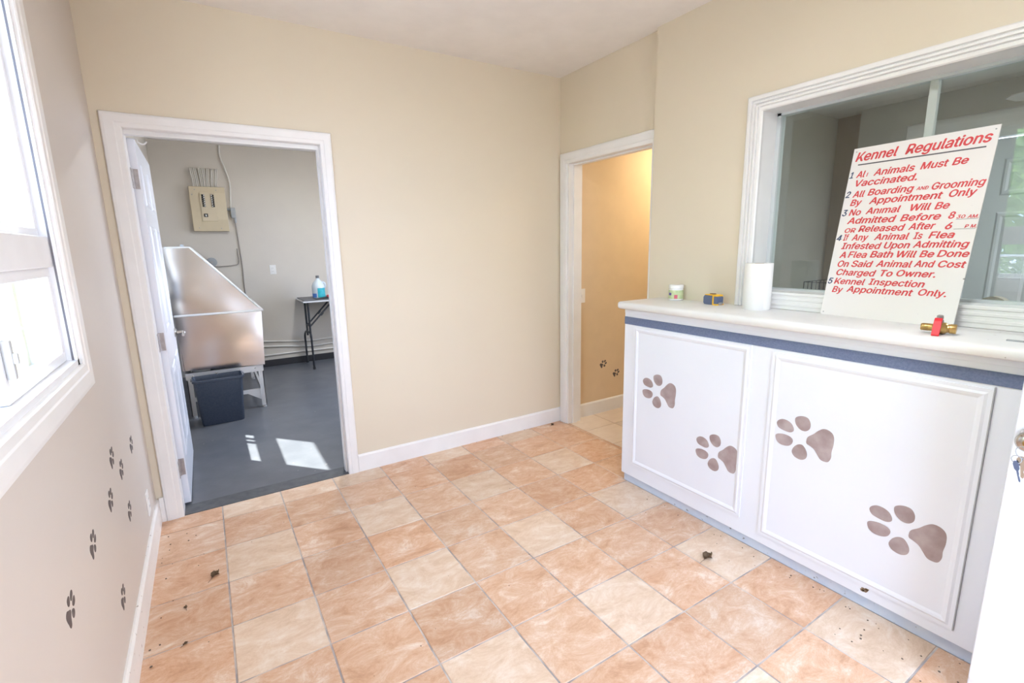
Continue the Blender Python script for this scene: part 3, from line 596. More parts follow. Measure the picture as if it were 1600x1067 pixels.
def word_mesh(t):
    if t in cache: return cache[t]
    full = t; cut = t[0] in STROKES
    if cut: t = t[1:] or t
    cu = bpy.data.curves.new('text', 'FONT'); cu.body = t
    if FONT: cu.font = FONT
    cu.size = 1.0; cu.shear = 0.24; cu.resolution_u = 3
    o = bpy.data.objects.new('text', cu); COL.objects.link(o); bpy.context.view_layer.update()
    me = bpy.data.meshes.new_from_object(o.evaluated_get(bpy.context.evaluated_depsgraph_get()))
    bpy.data.objects.remove(o); bpy.data.curves.remove(cu)
    vs = [tuple(v.co) for v in me.vertices]; fs = [tuple(p.vertices) for p in me.polygons]; bpy.data.meshes.remove(me)
    if cut:      # letters drawn stroke by stroke
        f_ = max(v[1] for v in word_mesh('H')[0]) / 0.727; shift = ADV[full[0]] * f_; vs = [(p[0] + shift, p[1], p[2]) for p in vs] if t != full else []
        if t == full: fs = []
        for poly in STROKES[full[0]]:
            n0 = len(vs); vs += [(f_ * (x + 0.24 * y), f_ * y, 0) for (x, y) in poly]; fs.append(tuple(range(n0, n0 + len(poly))))
    cache[full] = (vs, fs); return cache[full]
CAP = max(v[1] for v in word_mesh('H')[0])
def add_word(bm, t, u0, u1, v, cap, z=0.0004):
    vs, fs = word_mesh(t)
    mn, mxx = min(p[0] for p in vs), max(p[0] for p in vs); k = (u1 - u0) / (mxx - mn); ky = cap / CAP
    d = 0.024 * k      # heavy sign lettering: the strokes are laid down a little wider
    for q, (dx, dy) in enumerate(((-d, 0), (d, 0), (0, d * 0.7), (0, -d * 0.7))):
        nv = [bm.verts.new((u0 + d + (p[0] - mn) * k * (1 - 2 * d / (u1 - u0)) + dx, v + p[1] * ky + dy, z + q * 0.00002)) for p in vs]
        for f in fs:
            try: bm.faces.new([nv[i] for i in f])
            except ValueError: pass
for line in WORDS:
    for (t, u0, u1, v, cap, k) in line:
        bm = B(); add_word(bm, t, u0, u1, v, cap)
        obj('rule_number' if k else 'heading_word' if cap > 0.03 else 'rule_word', bm, SIGNB if k else SIGNR, sg, local=True)
bm = B(); box(bm, 0.029, 0.457, 0.6545, 0.6595, 0, 0.0005); obj('heading_rule', bm, SIGNG, sg, local=True)
for v in (0.4005, 0.3645): obj('time_underline', box(B(), 0.418, 0.482, v, v + 0.0012, 0, 0.0005), SIGNG, sg, local=True)

# ------------------------------------------------------------------ things on the counter
jr = thing('supplement_jar', 'small white lidded jar with a green label near the hall end of the counter', 'jar', (2.405, -1.222, CT))
c = (2.405, -1.222)
bm = B(); lathe(bm, [(0.036, 0), (0.040, 0.003), (0.041, 0.010), (0.041, 0.062), (0.038, 0.069)], (*c, CT), 'z', 32); obj('jar_body', bm, PLWHITE, jr, True)
bm = B(); lathe(bm, [(0.0415, 0.010), (0.0415, 0.060)], (*c, CT), 'z', 32, cap=False); obj('label_band', bm, GREENL, jr, True, label='green wraparound label')
bm = B(); lathe(bm, [(0.0419, 0.030), (0.0419, 0.045)], (*c, CT), 'z', 8, cap=False, a0=R(152), a1=R(182)); obj('label_mark', bm, PURPLE, jr, True)
bm = B(); lathe(bm, [(0.0419, 0.012), (0.0419, 0.034)], (*c, CT), 'z', 8, cap=False, a0=R(206), a1=R(232)); obj('label_mark', bm, ROSE, jr, True)
bm = B(); lathe(bm, [(0.040, 0.069), (0.042, 0.071), (0.042, 0.087), (0.040, 0.090), (0, 0.090)], (*c, CT), 'z', 32); obj('lid', bm, PLWHITE, jr, True)

tp = thing('tape_measure', 'yellow and dark blue tape measure lying on the counter', 'tape measure', (2.38, -1.49, CT), (0, 0, R(-8)))
def ob(name, bm, m, par, label=None, smooth=False): return obj(name, bm, m, par, smooth, True, label)
bm = B(); prism(bm, [(-0.047, 0.0), (0.040, 0.0), (0.047, 0.008), (0.047, 0.040), (0.036, 0.052), (-0.036, 0.052), (-0.047, 0.042)], 'x', -0.024, 0.024, 0.003); ob('case', bm, TAPEB, tp)
bm = B(); prism(bm, [(-0.018, -0.0005), (-0.049, -0.0005), (-0.049, 0.007), (-0.027, 0.007), (-0.027, 0.047), (-0.044, 0.047), (-0.038, 0.0545), (0.034, 0.0545), (0.034, 0.050), (-0.018, 0.050)], 'x', -0.0255, 0.0255); ob('grip_band', bm, TAPEY, tp)
bm = B(); box(bm, -0.010, 0.010, -0.012, 0.018, 0.054, 0.060, 0.003); ob('lock_button', bm, LEAFD, tp)
bm = B(); box(bm, -0.012, 0.012, -0.054, -0.047, 0.002, 0.014, 0.001); ob('hook_tab', bm, CHROME, tp)

rl = thing('paper_towel_roll', 'white paper towel roll standing on the counter beside the reception window', 'paper roll', (2.372, -1.740, CT))
bm = B(); lathe(bm, [(0.020, 0.002), (0.061, 0.0), (0.0635, 0.003), (0.0635, 0.222), (0.061, 0.225), (0.020, 0.223)], (2.372, -1.740, CT), 'z', 40, cap=False); obj('paper', bm, PAPER, rl, True)
bm = B(); lathe(bm, [(0.0205, 0.0), (0.0205, 0.224), (0.0185, 0.224), (0.0185, 0.0)], (2.372, -1.740, CT), 'z', 24, cap=False); obj('core', bm, CARD, rl, True)
bm = B(); prism(bm, [(2.372 - 0.0638 * math.cos(R(a)), -1.740 - 0.0638 * math.sin(R(a))) for a in range(60, 100, 5)] + [(2.372 - 0.0632 * math.cos(R(a)), -1.740 - 0.0632 * math.sin(R(a))) for a in range(95, 55, -5)], 'z', CT + 0.002, CT + 0.224); obj('loose_sheet', bm, PAPER, rl)

bv = thing('ball_valve', 'brass ball valve with a red lever handle lying in front of the kennel sign', 'valve', (2.215, -2.505, CT), (0, 0, R(10)))
zc = 0.021
bm = B(); lathe(bm, [(0.0, -0.047), (0.0155, -0.047), (0.0165, -0.045), (0.0165, -0.030), (0.0145, -0.028), (0.0145, -0.024), (0.020, -0.018), (0.021, 0.0), (0.018, 0.012), (0.013, 0.016), (0.0125, 0.018), (0.0125, 0.046), (0.0115, 0.048), (0.0, 0.048)], (0, 0, zc), 'y', 24)
ob('valve_body', bm, BRASS, bv, None, True)
bm = B()
for k in range(8): tube(bm, [Vector((0.0127 * math.cos(a), 0.022 + k * 0.003, zc + 0.0127 * math.sin(a))) for a in [2 * math.pi * q / 18 for q in range(18)]], 0.0009, 6, True)
ob('thread', bm, BRASS, bv, None, True)
bm = B(); lathe(bm, [(0.012, 0.018), (0.011, 0.028), (0.008, 0.030), (0.006, 0.040), (0.0, 0.040)], (0, 0, zc), 'z', 16); lathe(bm, [(0.010, 0.036), (0.010, 0.043), (0.0, 0.043)], (0, 0, zc), 'z', 6); ob('stem', bm, CHROME, bv)
bm = B(); prism(bm, [(0.012, 0.053), (-0.014, 0.053), (-0.026, 0.050), (-0.028, 0.053), (-0.014, 0.0565), (0.012, 0.0565)], 'y', -0.009, 0.009, 0.0006); lathe(bm, [(0.0085, 0.0565), (0.0085, 0.065), (0.005, 0.067), (0.0, 0.067)], (0, 0, 0), 'z', 6); ob('lever_plate', bm, CHROME, bv)
bm = B(); prism(bm, [(-0.022, 0.0495), (-0.034, 0.043), (-0.046, 0.022), (-0.056, 0.003), (-0.064, 0.0005), (-0.066, 0.005), (-0.052, 0.030), (-0.040, 0.050), (-0.030, 0.058), (-0.022, 0.0585)], 'y', -0.0105, 0.0105, 0.0015); ob('lever_handle', bm, RED, bv, 'red dipped lever handle')

pn = thing('steel_file', 'dark thin flat tool lying on the counter near the entry door', 'tool', (2.235, -2.72, CT), (0, 0, R(4)))
bm = B(); box(bm, -0.008, 0.008, -0.16, 0.045, 0.0, 0.004, 0.001); ob('blade', bm, GREYBOX, pn)
bm = B(); tube(bm, [(0, -0.16, 0.009), (0, -0.27, 0.009)], 0.009, 12); ob('handle', bm, BLACKM, pn)

# ------------------------------------------------------------------ wall paw prints
LP = [((-0.452, 0.610), 0.36, 'dark paw print on the cream wall below the window, topmost and closest to the doorway'),
 ((-0.905, 0.716), 0.36, 'dark paw print on the cream wall, highest one right under the window corner'),
 ((-0.770, 0.616), 0.36, 'dark paw print on the cream wall just below and beside the highest print'),
 ((-1.050, 0.612), 0.36, 'dark paw print on the cream wall, middle of the climbing row under the window'),
 ((-0.760, 0.430), 0.36, 'dark paw print on the cream wall, upper of the two prints nearest the baseboard'),
 ((-1.375, 0.620), 0.36, 'dark paw print on the cream wall, second nearest the camera in the climbing row'),
 ((-1.675, 0.612), 0.36, 'large dark paw print on the cream wall, nearest the camera of all the wall prints'),
 ((-1.140, 0.287), 0.36, 'dark paw print on the cream wall, lowest one just above the baseboard')]
for (p, sc_, lab) in LP:
    single('paw_print', paw(B(), 'x', XL, 0.0007, p[0], p[1], sc_, R(22)), PAWD, lab, 'paw print', (XL, p[0], p[1]), 'paw prints on the window wall')
for (p, lab) in (((2.93, 0.433), 'small black paw print on the tan hall wall, upper of the two'), ((3.085, 0.330), 'small black paw print on the tan hall wall, lower one beside the counter')):
    single('paw_print', paw(B(), 'y', -0.05, -0.0007, p[0], p[1], 0.33, R(28), 1), PAWD, lab, 'paw print', (p[0], -0.05, p[1]), 'paw prints on the hall wall')

# ------------------------------------------------------------------ wall plates
def plate(name, lab, cat, axis, face, s, a, z, h=0.115, wd=0.072, kind='outlet'):
    t = thing(name, lab, cat, (face, a, z) if axis == 'x' else (a, face, z))
    def bx(bm, a0, a1, z0, z1, d0, d1, bev=0.0):
        if axis == 'x': box(bm, face + s * d0, face + s * d1, a + a0, a + a1, z + z0, z + z1, bev)
        else: box(bm, a + a0, a + a1, face + s * d0, face + s * d1, z + z0, z + z1, bev)
        return bm
    obj('cover_plate', bx(B(), -wd / 2, wd / 2, -h / 2, h / 2, 0, 0.006, 0.002), PLWHITE, t)
    if kind == 'outlet':
        for q in (-0.02, 0.02):
            bm = bx(B(), -0.016, 0.016, q - 0.014, q + 0.014, 0.005, 0.008, 0.002); rc_ = obj('receptacle', bm, PLWHITE, t)
            bm = B(); bx(bm, -0.008, -0.006, q - 0.004, q + 0.006, 0.006, 0.0084); bx(bm, 0.006, 0.008, q - 0.004, q + 0.006, 0.006, 0.0084); obj('slot', bm, PLBLACK, rc_)
    else:
        obj('toggle', bx(B(), -0.005, 0.005, -0.012, 0.012, 0.005, 0.014, 0.002), PLWHITE, t)
    return t
plate('wall_outlet', 'white outlet plate low on the cream wall above the baseboard', 'outlet', 'x', XL, 1, -0.30, 0.255)
plate('light_switch', 'white switch plate on the tan hall wall beside the door jamb', 'switch', 'y', -0.05, -1, 2.675, 1.05, kind='switch')
plate('wall_outlet', 'white outlet plate on the grey washroom wall above the folding table', 'outlet', 'y', 3.72, -1, 0.812, 1.232)

# ------------------------------------------------------------------ washroom: tub
tb = thing('grooming_tub', 'stainless steel dog grooming tub on legs seen through the washroom doorway', 'tub', (0.14, 2.5, 0))
Y0t, Y1t = 1.90, 3.18
def sheet(pts, y): return prism(B(), pts, 'y', y, y + 0.012)
prof = [(-0.187, 0.93), (-0.187, 1.505), (-0.008, 1.505), (0.462, 0.955), (0.478, 0.93)]
obj('splash_panel', sheet(prof, Y0t), STEEL, tb, label='sloped end splash panel'); obj('splash_panel', sheet(prof, Y1t - 0.012), STEEL, tb)
bm = B(); box(bm, -0.199, -0.187, Y0t, Y1t, 0.93, 1.505); obj('back_splash', bm, STEEL, tb)
for yy in (Y0t - 0.003, Y1t - 0.009): obj('rolled_edge', tube(B(), [(-0.187, yy, 1.505), (-0.008, yy, 1.505), (0.462, yy, 0.955)], 0.007, 8), STEELF, tb, True)
bm = B()
basin = [(-0.170, 0.445), (0.456, 0.415), (0.480, 0.925), (-0.187, 0.945)]
prism(bm, basin, 'y', Y0t - 0.004, Y0t + 0.010); prism(bm, basin, 'y', Y1t - 0.010, Y1t + 0.004)
prism(bm, [(0.446, 0.415), (0.456, 0.415), (0.480, 0.925), (0.470, 0.925)], 'y', Y0t + 0.010, Y1t - 0.010)
prism(bm, [(-0.187, 0.44), (-0.177, 0.44), (-0.177, 0.945), (-0.187, 0.945)], 'y', Y0t + 0.010, Y1t - 0.010)
prism(bm, [(-0.170, 0.440), (0.456, 0.412), (0.456, 0.424), (-0.170, 0.452)], 'y', Y0t + 0.010, Y1t - 0.010)
obj('basin', bm, STEEL, tb)
bm = B()
for yy in (Y0t - 0.008, Y1t + 0.008): box(bm, -0.190, 0.492, yy - 0.008, yy + 0.008, 0.918, 0.936, 0.004)
box(bm, 0.472, 0.496, Y0t, Y1t, 0.918, 0.936, 0.004); obj('rim', bm, STEELF, tb)
bm = B()
for yy in (Y0t + 0.004, Y1t - 0.044): box(bm, -0.175, 0.44, yy, yy + 0.04, 0.355, 0.415)
for xx in (-0.175, 0.40): box(bm, xx, xx + 0.04, Y0t + 0.04, Y1t - 0.04, 0.355, 0.415)
obj('frame', bm, STEELF, tb)
for xx in (-0.12, 0.06, 0.24, 0.37): obj('bolt_head', lathe(B(), [(0.007, 0.006), (0.007, 0.0), (0.004, -0.003), (0, -0.003)], (xx, Y0t + 0.002, 0.388), 'y', 10), NICKEL, tb)
for xx in (-0.168, 0.395):
    for yy in (Y0t + 0.006, Y1t - 0.044):
        bm = B(); box(bm, xx, xx + 0.04, yy, yy + 0.006, 0.02, 0.36); box(bm, xx + (0.034 if xx > 0 else 0), xx + (0.04 if xx > 0 else 0.006), yy, yy + 0.04, 0.02, 0.36)
        lathe(bm, [(0.018, 0.0), (0.018, 0.012), (0.008, 0.016), (0.008, 0.06)], (xx + 0.02, yy + 0.02, 0.0), 'z', 12)
        obj('leg', bm, STEELF, tb)
bm = B(); box(bm, -0.168, 0.435, Y0t + 0.014, Y0t + 0.034, 0.150, 0.185)
prism(bm, [(0.28, 0.155), (0.40, 0.155), (0.40, 0.075)], 'y', Y0t + 0.012, Y0t + 0.016); box(bm, 0.405, 0.425, Y0t + 0.03, Y1t - 0.03, 0.150, 0.185); obj('brace', bm, STEELF, tb)
bm = B(); box(bm, 0.28, 0.34, 2.35, 2.6, 0.26, 0.42, 0.005); obj('drain_box', bm, mat('drain_tan', (0.35, 0.30, 0.22), 0.6), tb)
bm = B(); lathe(bm, [(0.012, 1.51), (0.012, 1.53), (0, 1.53)], (-0.06, 1.93, 0), 'z', 12); box(bm, -0.075, -0.045, 1.92, 1.94, 1.505, 1.512); obj('hose_clip', bm, GREYBOX, tb)
# bin
wb = thing('waste_bin', 'dark blue black plastic waste bin on the washroom floor beside the tub', 'bin', (0.065, 1.70, 0), (0, 0, R(2)))
def rrect(w_, d_, r_, n=5):
    out = []
    for (sx, sy, a) in ((1, 1, 0), (-1, 1, 90), (-1, -1, 180), (1, -1, 270)):
        for k in range(n + 1):
            t = R(a + 90 * k / n); out.append((sx * (w_ / 2 - r_) + r_ * math.cos(t), sy * (d_ / 2 - r_) + r_ * math.sin(t)))
    return out
bm = B(); rings = []
for (w_, d_, h) in ((0.310, 0.16, 0.0), (0.318, 0.168, 0.006), (0.365, 0.205, 0.385), (0.385, 0.222, 0.388), (0.385, 0.222, 0.405), (0.366, 0.205, 0.406), (0.358, 0.197, 0.385), (0.312, 0.162, 0.012)):
    rings.append([bm.verts.new((x, y, h)) for (x, y) in rrect(w_, d_, 0.03)])
for i in range(len(rings) - 1):
    n = len(rings[i])
    for k in range(n): bm.faces.new((rings[i][k], rings[i][(k + 1) % n], rings[i + 1][(k + 1) % n], rings[i + 1][k]))
bm.faces.new(list(reversed(rings[0]))); bm.faces.new(rings[-1]); bmesh.ops.recalc_face_normals(bm, faces=bm.faces[:])
ob('bucket', bm, BINM, wb, None, True)
for sx in (-1, 1): ob('rim_grip', box(B(), sx * 0.188 - 0.006, sx * 0.188 + 0.012 * sx, -0.04, 0.04, 0.392, 0.404, 0.003), BINM, wb)
# folding table
ft = thing('folding_table', 'narrow folding grooming table with dark top and black legs against the washroom wall', 'table', (1.7, 3.42, 0))
bm = B(); box(bm, 1.035, 2.35, 3.14, 3.69, 0.838, 0.856, 0.004); obj('table_edge', bm, TABEDGE, ft, label='pale metal table edge')
bm = B(); box(bm, 1.05, 2.335, 3.155, 3.675, 0.856, 0.868, 0.003); obj('table_top', bm, TABLET, ft)
def fleg(xl, s):
    bm = B()
    for yy, yf in ((3.22, 3.195), (3.43, 3.655)):
        tube(bm, [(xl, yy, 0.838), (xl, yy, 0.40)], 0.0125, 10)
        tube(bm, smooth_path([(xl, (3.22 + 3.43) / 2, 0.455), (xl, yy + (yf - yy) * 0.3, 0.445), (xl, yf, 0.37), (xl, yf, 0.2), (xl, yf, 0.012)]), 0.0125, 10)
        lathe(bm, [(0.016, 0.0), (0.016, 0.03), (0.013, 0.032)], (xl, yf, 0.0), 'z', 12)
    tube(bm, [(xl, 3.21, 0.54), (xl, 3.44, 0.54)], 0.009, 8)
    obj('leg', bm, BLACKM, ft, True)
    for yy in (3.235, 3.415):
        bm = B(); tube(bm, [(xl + s * 0.0, yy, 0.53), (xl + s * 0.30, yy, 0.838)], 0.010, 8); tube(bm, [(xl + s * 0.14, yy, 0.665), (xl + s * 0.17, yy, 0.70)], 0.0145, 8); obj('brace', bm, BLACKM, ft, True)
fleg(1.10, 1); fleg(2.28, -1)
# bottle on the table
TT = 0.868
bo = thing('cleaner_jug', 'clear plastic jug of blue cleaner with a teal label on the folding table', 'bottle', (1.27, 3.38, TT))
c = (1.27, 3.38)
bm = B(); lathe(bm, [(0.066, 0.0), (0.074, 0.006), (0.076, 0.02), (0.076, 0.135), (0.072, 0.160), (0.056, 0.195), (0.030, 0.225), (0.019, 0.238), (0.018, 0.262)], (*c, TT), 'z', 28)
tube(bm, smooth_path([(c[0] + 0.05, c[1], TT + 0.20), (c[0] + 0.078, c[1], TT + 0.185), (c[0] + 0.086, c[1], TT + 0.15), (c[0] + 0.074, c[1], TT + 0.12)]), 0.009, 8); obj('jug_body', bm, BLUEL, bo, True)
bm = B(); lathe(bm, [(0.0765, 0.012), (0.0765, 0.128)], (*c, TT), 'z', 14, cap=False, a0=R(250), a1=R(345)); obj('front_label', bm, TEAL, bo, True, label='teal label')
bm = B(); lathe(bm, [(0.0765, 0.012), (0.0765, 0.062)], (*c, TT), 'z', 14, cap=False, a0=R(175), a1=R(240)); obj('side_label', bm, BLUE2, bo, True, label='blue label')
bm = B(); lathe(bm, [(0.021, 0.250), (0.021, 0.278), (0.019, 0.281), (0, 0.281)], (*c, TT), 'z', 20); obj('cap', bm, TABLET, bo, True)
bc = thing('slicker_brush', 'grooming brush with a red handle lying on the folding table', 'brush', (1.29, 3.215, TT), (0, 0, R(8)))
bm = B(); box(bm, 0.05, 0.16, -0.03, 0.03, 0.012, 0.045, 0.008); ob('handle', bm, RED, bc, 'red handle')
bm = B(); prism(bm, [(-0.10, 0.0), (0.08, 0.0), (0.08, 0.02), (0.04, 0.026), (-0.10, 0.008)], 'y', -0.025, 0.025, 0.002); ob('pad', bm, PLBLACK, bc)
# electrical panel
ep = thing('breaker_panel', 'almond electrical breaker panel on the grey washroom wall', 'electrical panel', (0.21, 3.72, 1.70))
yb = 3.72
bm = B(); box(bm, 0.033, 0.388, yb - 0.075, yb, 1.702, 2.200, 0.004); obj('enclosure', bm, PANELM, ep)
bm = B(); box(bm, 0.130, 0.285, yb - 0.083, yb - 0.073, 1.815, 2.135, 0.003); obj('dead_front', bm, PANELL, ep)
bm = B(); box(bm, 0.286, 0.384, yb - 0.0775, yb - 0.074, 1.835, 2.135); obj('directory_door', bm, PANELL, ep)
for xx in (0.150, 0.240):
    for k in range(6):
        z = 1.975 + k * 0.0235; bm = B(); box(bm, xx, xx + 0.030, yb - 0.090, yb - 0.080, z, z + 0.021, 0.001); bk = obj('breaker', bm, PLBLACK, ep)
        bm = B(); sx = xx + (0.017 if xx < 0.2 else 0.003); box(bm, sx, sx + 0.011, yb - 0.096, yb - 0.088, z + 0.004, z + 0.017, 0.001); obj('toggle', bm, PLWHITE, bk)
bm = B(); box(bm, 0.152, 0.190, yb - 0.090, yb - 0.080, 1.862, 1.900, 0.001); bk = obj('main_breaker', bm, PLBLACK, ep)
bm = B(); box(bm, 0.164, 0.178, yb - 0.098, yb - 0.088, 1.868, 1.890, 0.001); obj('toggle', bm, PLWHITE, bk)
for (xx, zz) in ((0.09, 2.165), (0.30, 2.165), (0.06, 2.11), (0.09, 1.74), (0.31, 1.735)): obj('screw', lathe(B(), [(0.006, 0.001), (0.005, -0.003), (0, -0.003)], (xx, yb - 0.075, zz), 'y', 10), GREYBOX, ep)
for k in range(7):
    x0 = 0.070 + k * 0.042 + random.uniform(-0.006, 0.006); x1 = 0.085 + k * 0.036 + random.uniform(-0.01, 0.01)
    pl = [(x0, 3.72, 2.395), (x0, 3.69, 2.40), (x0 + (x1 - x0) * 0.3, 3.675, 2.35), (x1, 3.675, 2.26), (x1, 3.68, 2.19)]
    bm = B(); tube(bm, smooth_path(pl), 0.006, 8)
    pl2 = [(p[0] + 0.016, p[1] + 0.003, p[2]) for p in pl]; tube(bm, smooth_path(pl2), 0.005, 8)
    obj('feed_cable', bm, CABLE, ep, True)
sb = thing('disconnect_switch', 'small grey switch box on conduit beside the breaker panel', 'switch box', (0.455, 3.72, 1.90))
bm = B(); box(bm, 0.425, 0.475, 3.665, 3.72, 1.855, 1.975, 0.006); obj('box', bm, GREYBOX, sb)
bm = B(); tube(bm, [(0.388, 3.69, 1.955), (0.43, 3.69, 1.955)], 0.014, 10); tube(bm, [(0.462, 3.69, 1.86), (0.462, 3.69, 1.80)], 0.014, 10); obj('fitting', bm, GREYBOX, sb, True)
single('wall_cable', tube(B(), smooth_path([(0.392, 3.712, 2.675), (0.388, 3.70, 2.55), (0.42, 3.705, 2.42), (0.452, 3.705, 2.26), (0.440, 3.705, 2.08), (0.430, 3.69, 1.98)]), 0.009, 8), CABLE, 'pale cable hanging from the ceiling down to the grey switch box', 'cable', (0.392, 3.712, 2.67), smooth=True)
single('wall_cable', tube(B(), smooth_path([(0.462, 3.70, 1.83), (0.470, 3.71, 1.6), (0.480, 3.71, 1.3), (0.475, 3.71, 1.0), (0.48, 3.71, 0.35)]), 0.007, 8), CABLEG, 'grey cable running down the wall from the switch box behind the tub', 'cable', (0.48, 3.71, 0.35), smooth=True)
single('wall_cable', tube(B(), smooth_path([(0.445, 3.71, 1.50), (0.449, 3.712, 1.36), (0.432, 3.71, 1.312), (0.38, 3.71, 1.300), (0.25, 3.71, 1.293), (0.16, 3.70, 1.296)]), 0.0065, 8), CABLEG, 'thin grey cable crossing the wall to the round junction box', 'cable', (0.16, 3.70, 1.296), smooth=True)
jb = thing('junction_box', 'round blue grey junction box on the washroom wall behind the tub', 'junction box', (0.165, 3.72, 1.345))
bm = B(); lathe(bm, [(0.055, 0.0), (0.055, -0.045), (0.050, -0.052), (0, -0.052)], (0.165, 3.72, 1.345), 'y', 24); obj('box', bm, GREYBOX, jb, True)
bm = B(); lathe(bm, [(0.012, -0.051), (0.012, -0.06), (0, -0.06)], (0.165, 3.72, 1.345), 'y', 12); obj('knockout', bm, CHROME, jb, True)
for (pts, lab) in (([(0.45, 3.708, 0.340), (0.64, 3.708, 0.331), (1.0, 3.708, 0.295), (1.25, 3.708, 0.280), (1.46, 3.708, 0.290), (2.9, 3.708, 0.30)], 'white cable along the washroom wall, highest of three runs under the table'),
                   ([(0.45, 3.708, 0.275), (0.64, 3.708, 0.264), (0.85, 3.708, 0.245), (1.12, 3.708, 0.212), (1.30, 3.708, 0.206), (1.46, 3.708, 0.217), (2.9, 3.708, 0.23)], 'white cable along the washroom wall, sagging middle of three runs'),
                   ([(0.45, 3.708, 0.150), (0.64, 3.708, 0.148), (1.0, 3.708, 0.150), (1.46, 3.708, 0.146), (2.9, 3.708, 0.15)], 'white cable along the washroom wall, lowest run just above the black base')):
    single('wall_cable', tube(B(), smooth_path(pts), 0.010, 8), CABLE, lab, 'cable', pts[0], 'cable runs low on the washroom wall', smooth=True)

# ------------------------------------------------------------------ hall lamp, added fill lamps for room and washroom
hl = thing('ceiling_lamp', 'warm round ceiling lamp in the hall', 'ceiling lamp', (3.75, -0.5, 2.5))
def dome(root, c, m_e):
    bm = B(); lathe(bm, [(0.16, 0.0), (0.16, -0.02), (0.15, -0.025)], c, 'z', 32); obj('base', bm, NICKEL, root, True)
    bm = B(); lathe(bm, [(0.145, -0.022), (0.14, -0.05), (0.11, -0.085), (0.05, -0.105), (0.0, -0.108)], c, 'z', 32); obj('shade', bm, m_e, root, True)
def emit(name, col, st):
    m = bpy.data.materials.new(name); m.use_nodes = True; p = m.node_tree.nodes['Principled BSDF']
    p.inputs['Base Color'].default_value = (0.8, 0.8, 0.8, 1); p.inputs['Emission Color'].default_value = (*col, 1); p.inputs['Emission Strength'].default_value = st; return m
dome(hl, (3.75, -0.5, 2.5), emit('warm_shade', (1.0, 0.72, 0.38), 6.0))
lamp('hall_lamp_light', (3.75, -0.5, 2.38), 12, (1.0, 0.80, 0.52), 0.3)
rl2 = thing('ceiling_lamp', 'added round fill lamp on the ceiling of the tiled front room', 'ceiling lamp', (1.1, -2.5, CZ))  # out of view, added as fill light for the front room
dome(rl2, (1.1, -2.5, CZ), emit('room_fill_shade', (1.0, 0.95, 0.88), 8.0))
lamp('room_fill_light', (1.1, -2.5, CZ - 0.12), 14, (0.95, 0.98, 1.0), 0.3)
ol = thing('ceiling_lamp', 'added round fill lamp on the washroom ceiling', 'ceiling lamp', (1.3, 1.6, CZ))  # unseen fixture, added to brighten the washroom
dome(ol, (1.3, 1.6, CZ), emit('washroom_fill_shade', (1.0, 0.97, 0.93), 5.0))
lamp('washroom_fill_light', (1.3, 1.6, CZ - 0.12), 24, (0.96, 0.98, 1.0), 0.3)

# ------------------------------------------------------------------ office behind the glass
d3 = thing('door_3', 'grey panelled office door seen through the reception glass', 'door', (4.31, -2.42, 0)); d3['kind'] = 'structure'
bm, pb = B(), B(); six_panel(bm, pb, 4.315, 4.35, -2.415, -1.665, 0.01, 2.05, faces=(-1,))
obj('slab', bm, WHITE, d3); obj('moulded_panel', pb, WHITE, d3)
bm = B(); lathe(bm, [(0.03, 0.0), (0.026, -0.008), (0.012, -0.012), (0.012, -0.03), (0.027, -0.045), (0.024, -0.06), (0, -0.066)], (4.315, -2.345, 0.95), 'x', 20); obj('door_knob', bm, NICKEL, d3, True)
bm = B(); casing(bm, 'x', 4.3, -1, -2.42, -1.66, 0, 2.06, 0.09, 0.09, 0.16, 0.018); struct('trim_6', bm, TRIM)
os_ = thing('office_desk', 'office desk ledge just behind the reception glass', 'desk', (2.95, -2.4, 0))
bm = B(); box(bm, 2.64, 3.22, -3.4, -1.45, 1.08, 1.11, 0.003); obj('desk_top', bm, TOPM, os_)
for (xx, yy) in ((2.66, -3.38), (3.16, -3.38), (2.66, -1.51), (3.16, -1.51)):
    bm = B(); box(bm, xx, xx + 0.04, yy, yy + 0.04, 0, 1.08); obj('leg', bm, TRIM, os_)
wk = thing('wire_tray', 'black wire tray on the office desk behind the glass', 'tray', (3.0, -1.84, 1.11))
bm = B()
def wire(a, b_): tube(bm, [a, b_], 0.0022, 6)
for zz in (1.115, 1.175, 1.235):
    for (a, b_) in (((2.88, -1.98, zz), (3.14, -1.98, zz)), ((3.14, -1.98, zz), (3.14, -1.70, zz)), ((3.14, -1.70, zz), (2.88, -1.70, zz)), ((2.88, -1.70, zz), (2.88, -1.98, zz))): wire(a, b_)
for k in range(8):
    y = -1.98 + 0.04 * k; wire((2.88, y, 1.113), (2.88, y, 1.235)); wire((3.14, y, 1.113), (3.14, y, 1.235)); wire((2.88, y, 1.115), (3.14, y, 1.115))
for k in range(7): x = 2.88 + 0.0433 * k; wire((x, -1.98, 1.113), (x, -1.98, 1.235)); wire((x, -1.70, 1.113), (x, -1.70, 1.235))
obj('wire_mesh', bm, BLACKM, wk)
tr = thing('tape_roll', 'roll of clear packing tape on the office desk behind the kennel sign', 'tape roll', (2.80, -2.50, 1.11))
bm = B(); lathe(bm, [(0.055, -0.024), (0.055, 0.024), (0.040, 0.024), (0.040, -0.024), (0.055, -0.024)], (2.80, -2.50, 1.165), 'x', 32, cap=False); obj('tape', bm, mat('tan_tape', (0.45, 0.40, 0.33), 0.3), tr, True)
bm = B(); lathe(bm, [(0.040, -0.025), (0.040, 0.025), (0.037, 0.025), (0.037, -0.025), (0.040, -0.025)], (2.80, -2.50, 1.165), 'x', 32, cap=False); obj('core', bm, CARD, tr, True)
ofl = thing('ceiling_lamp', 'added round fill lamp on the office ceiling', 'ceiling lamp', (3.5, -3.2, 2.39))  # added source that lifts the office seen through the glass
dome(ofl, (3.5, -3.2, 2.39), emit('office_fill_shade', (1.0, 0.95, 0.86), 4.0))
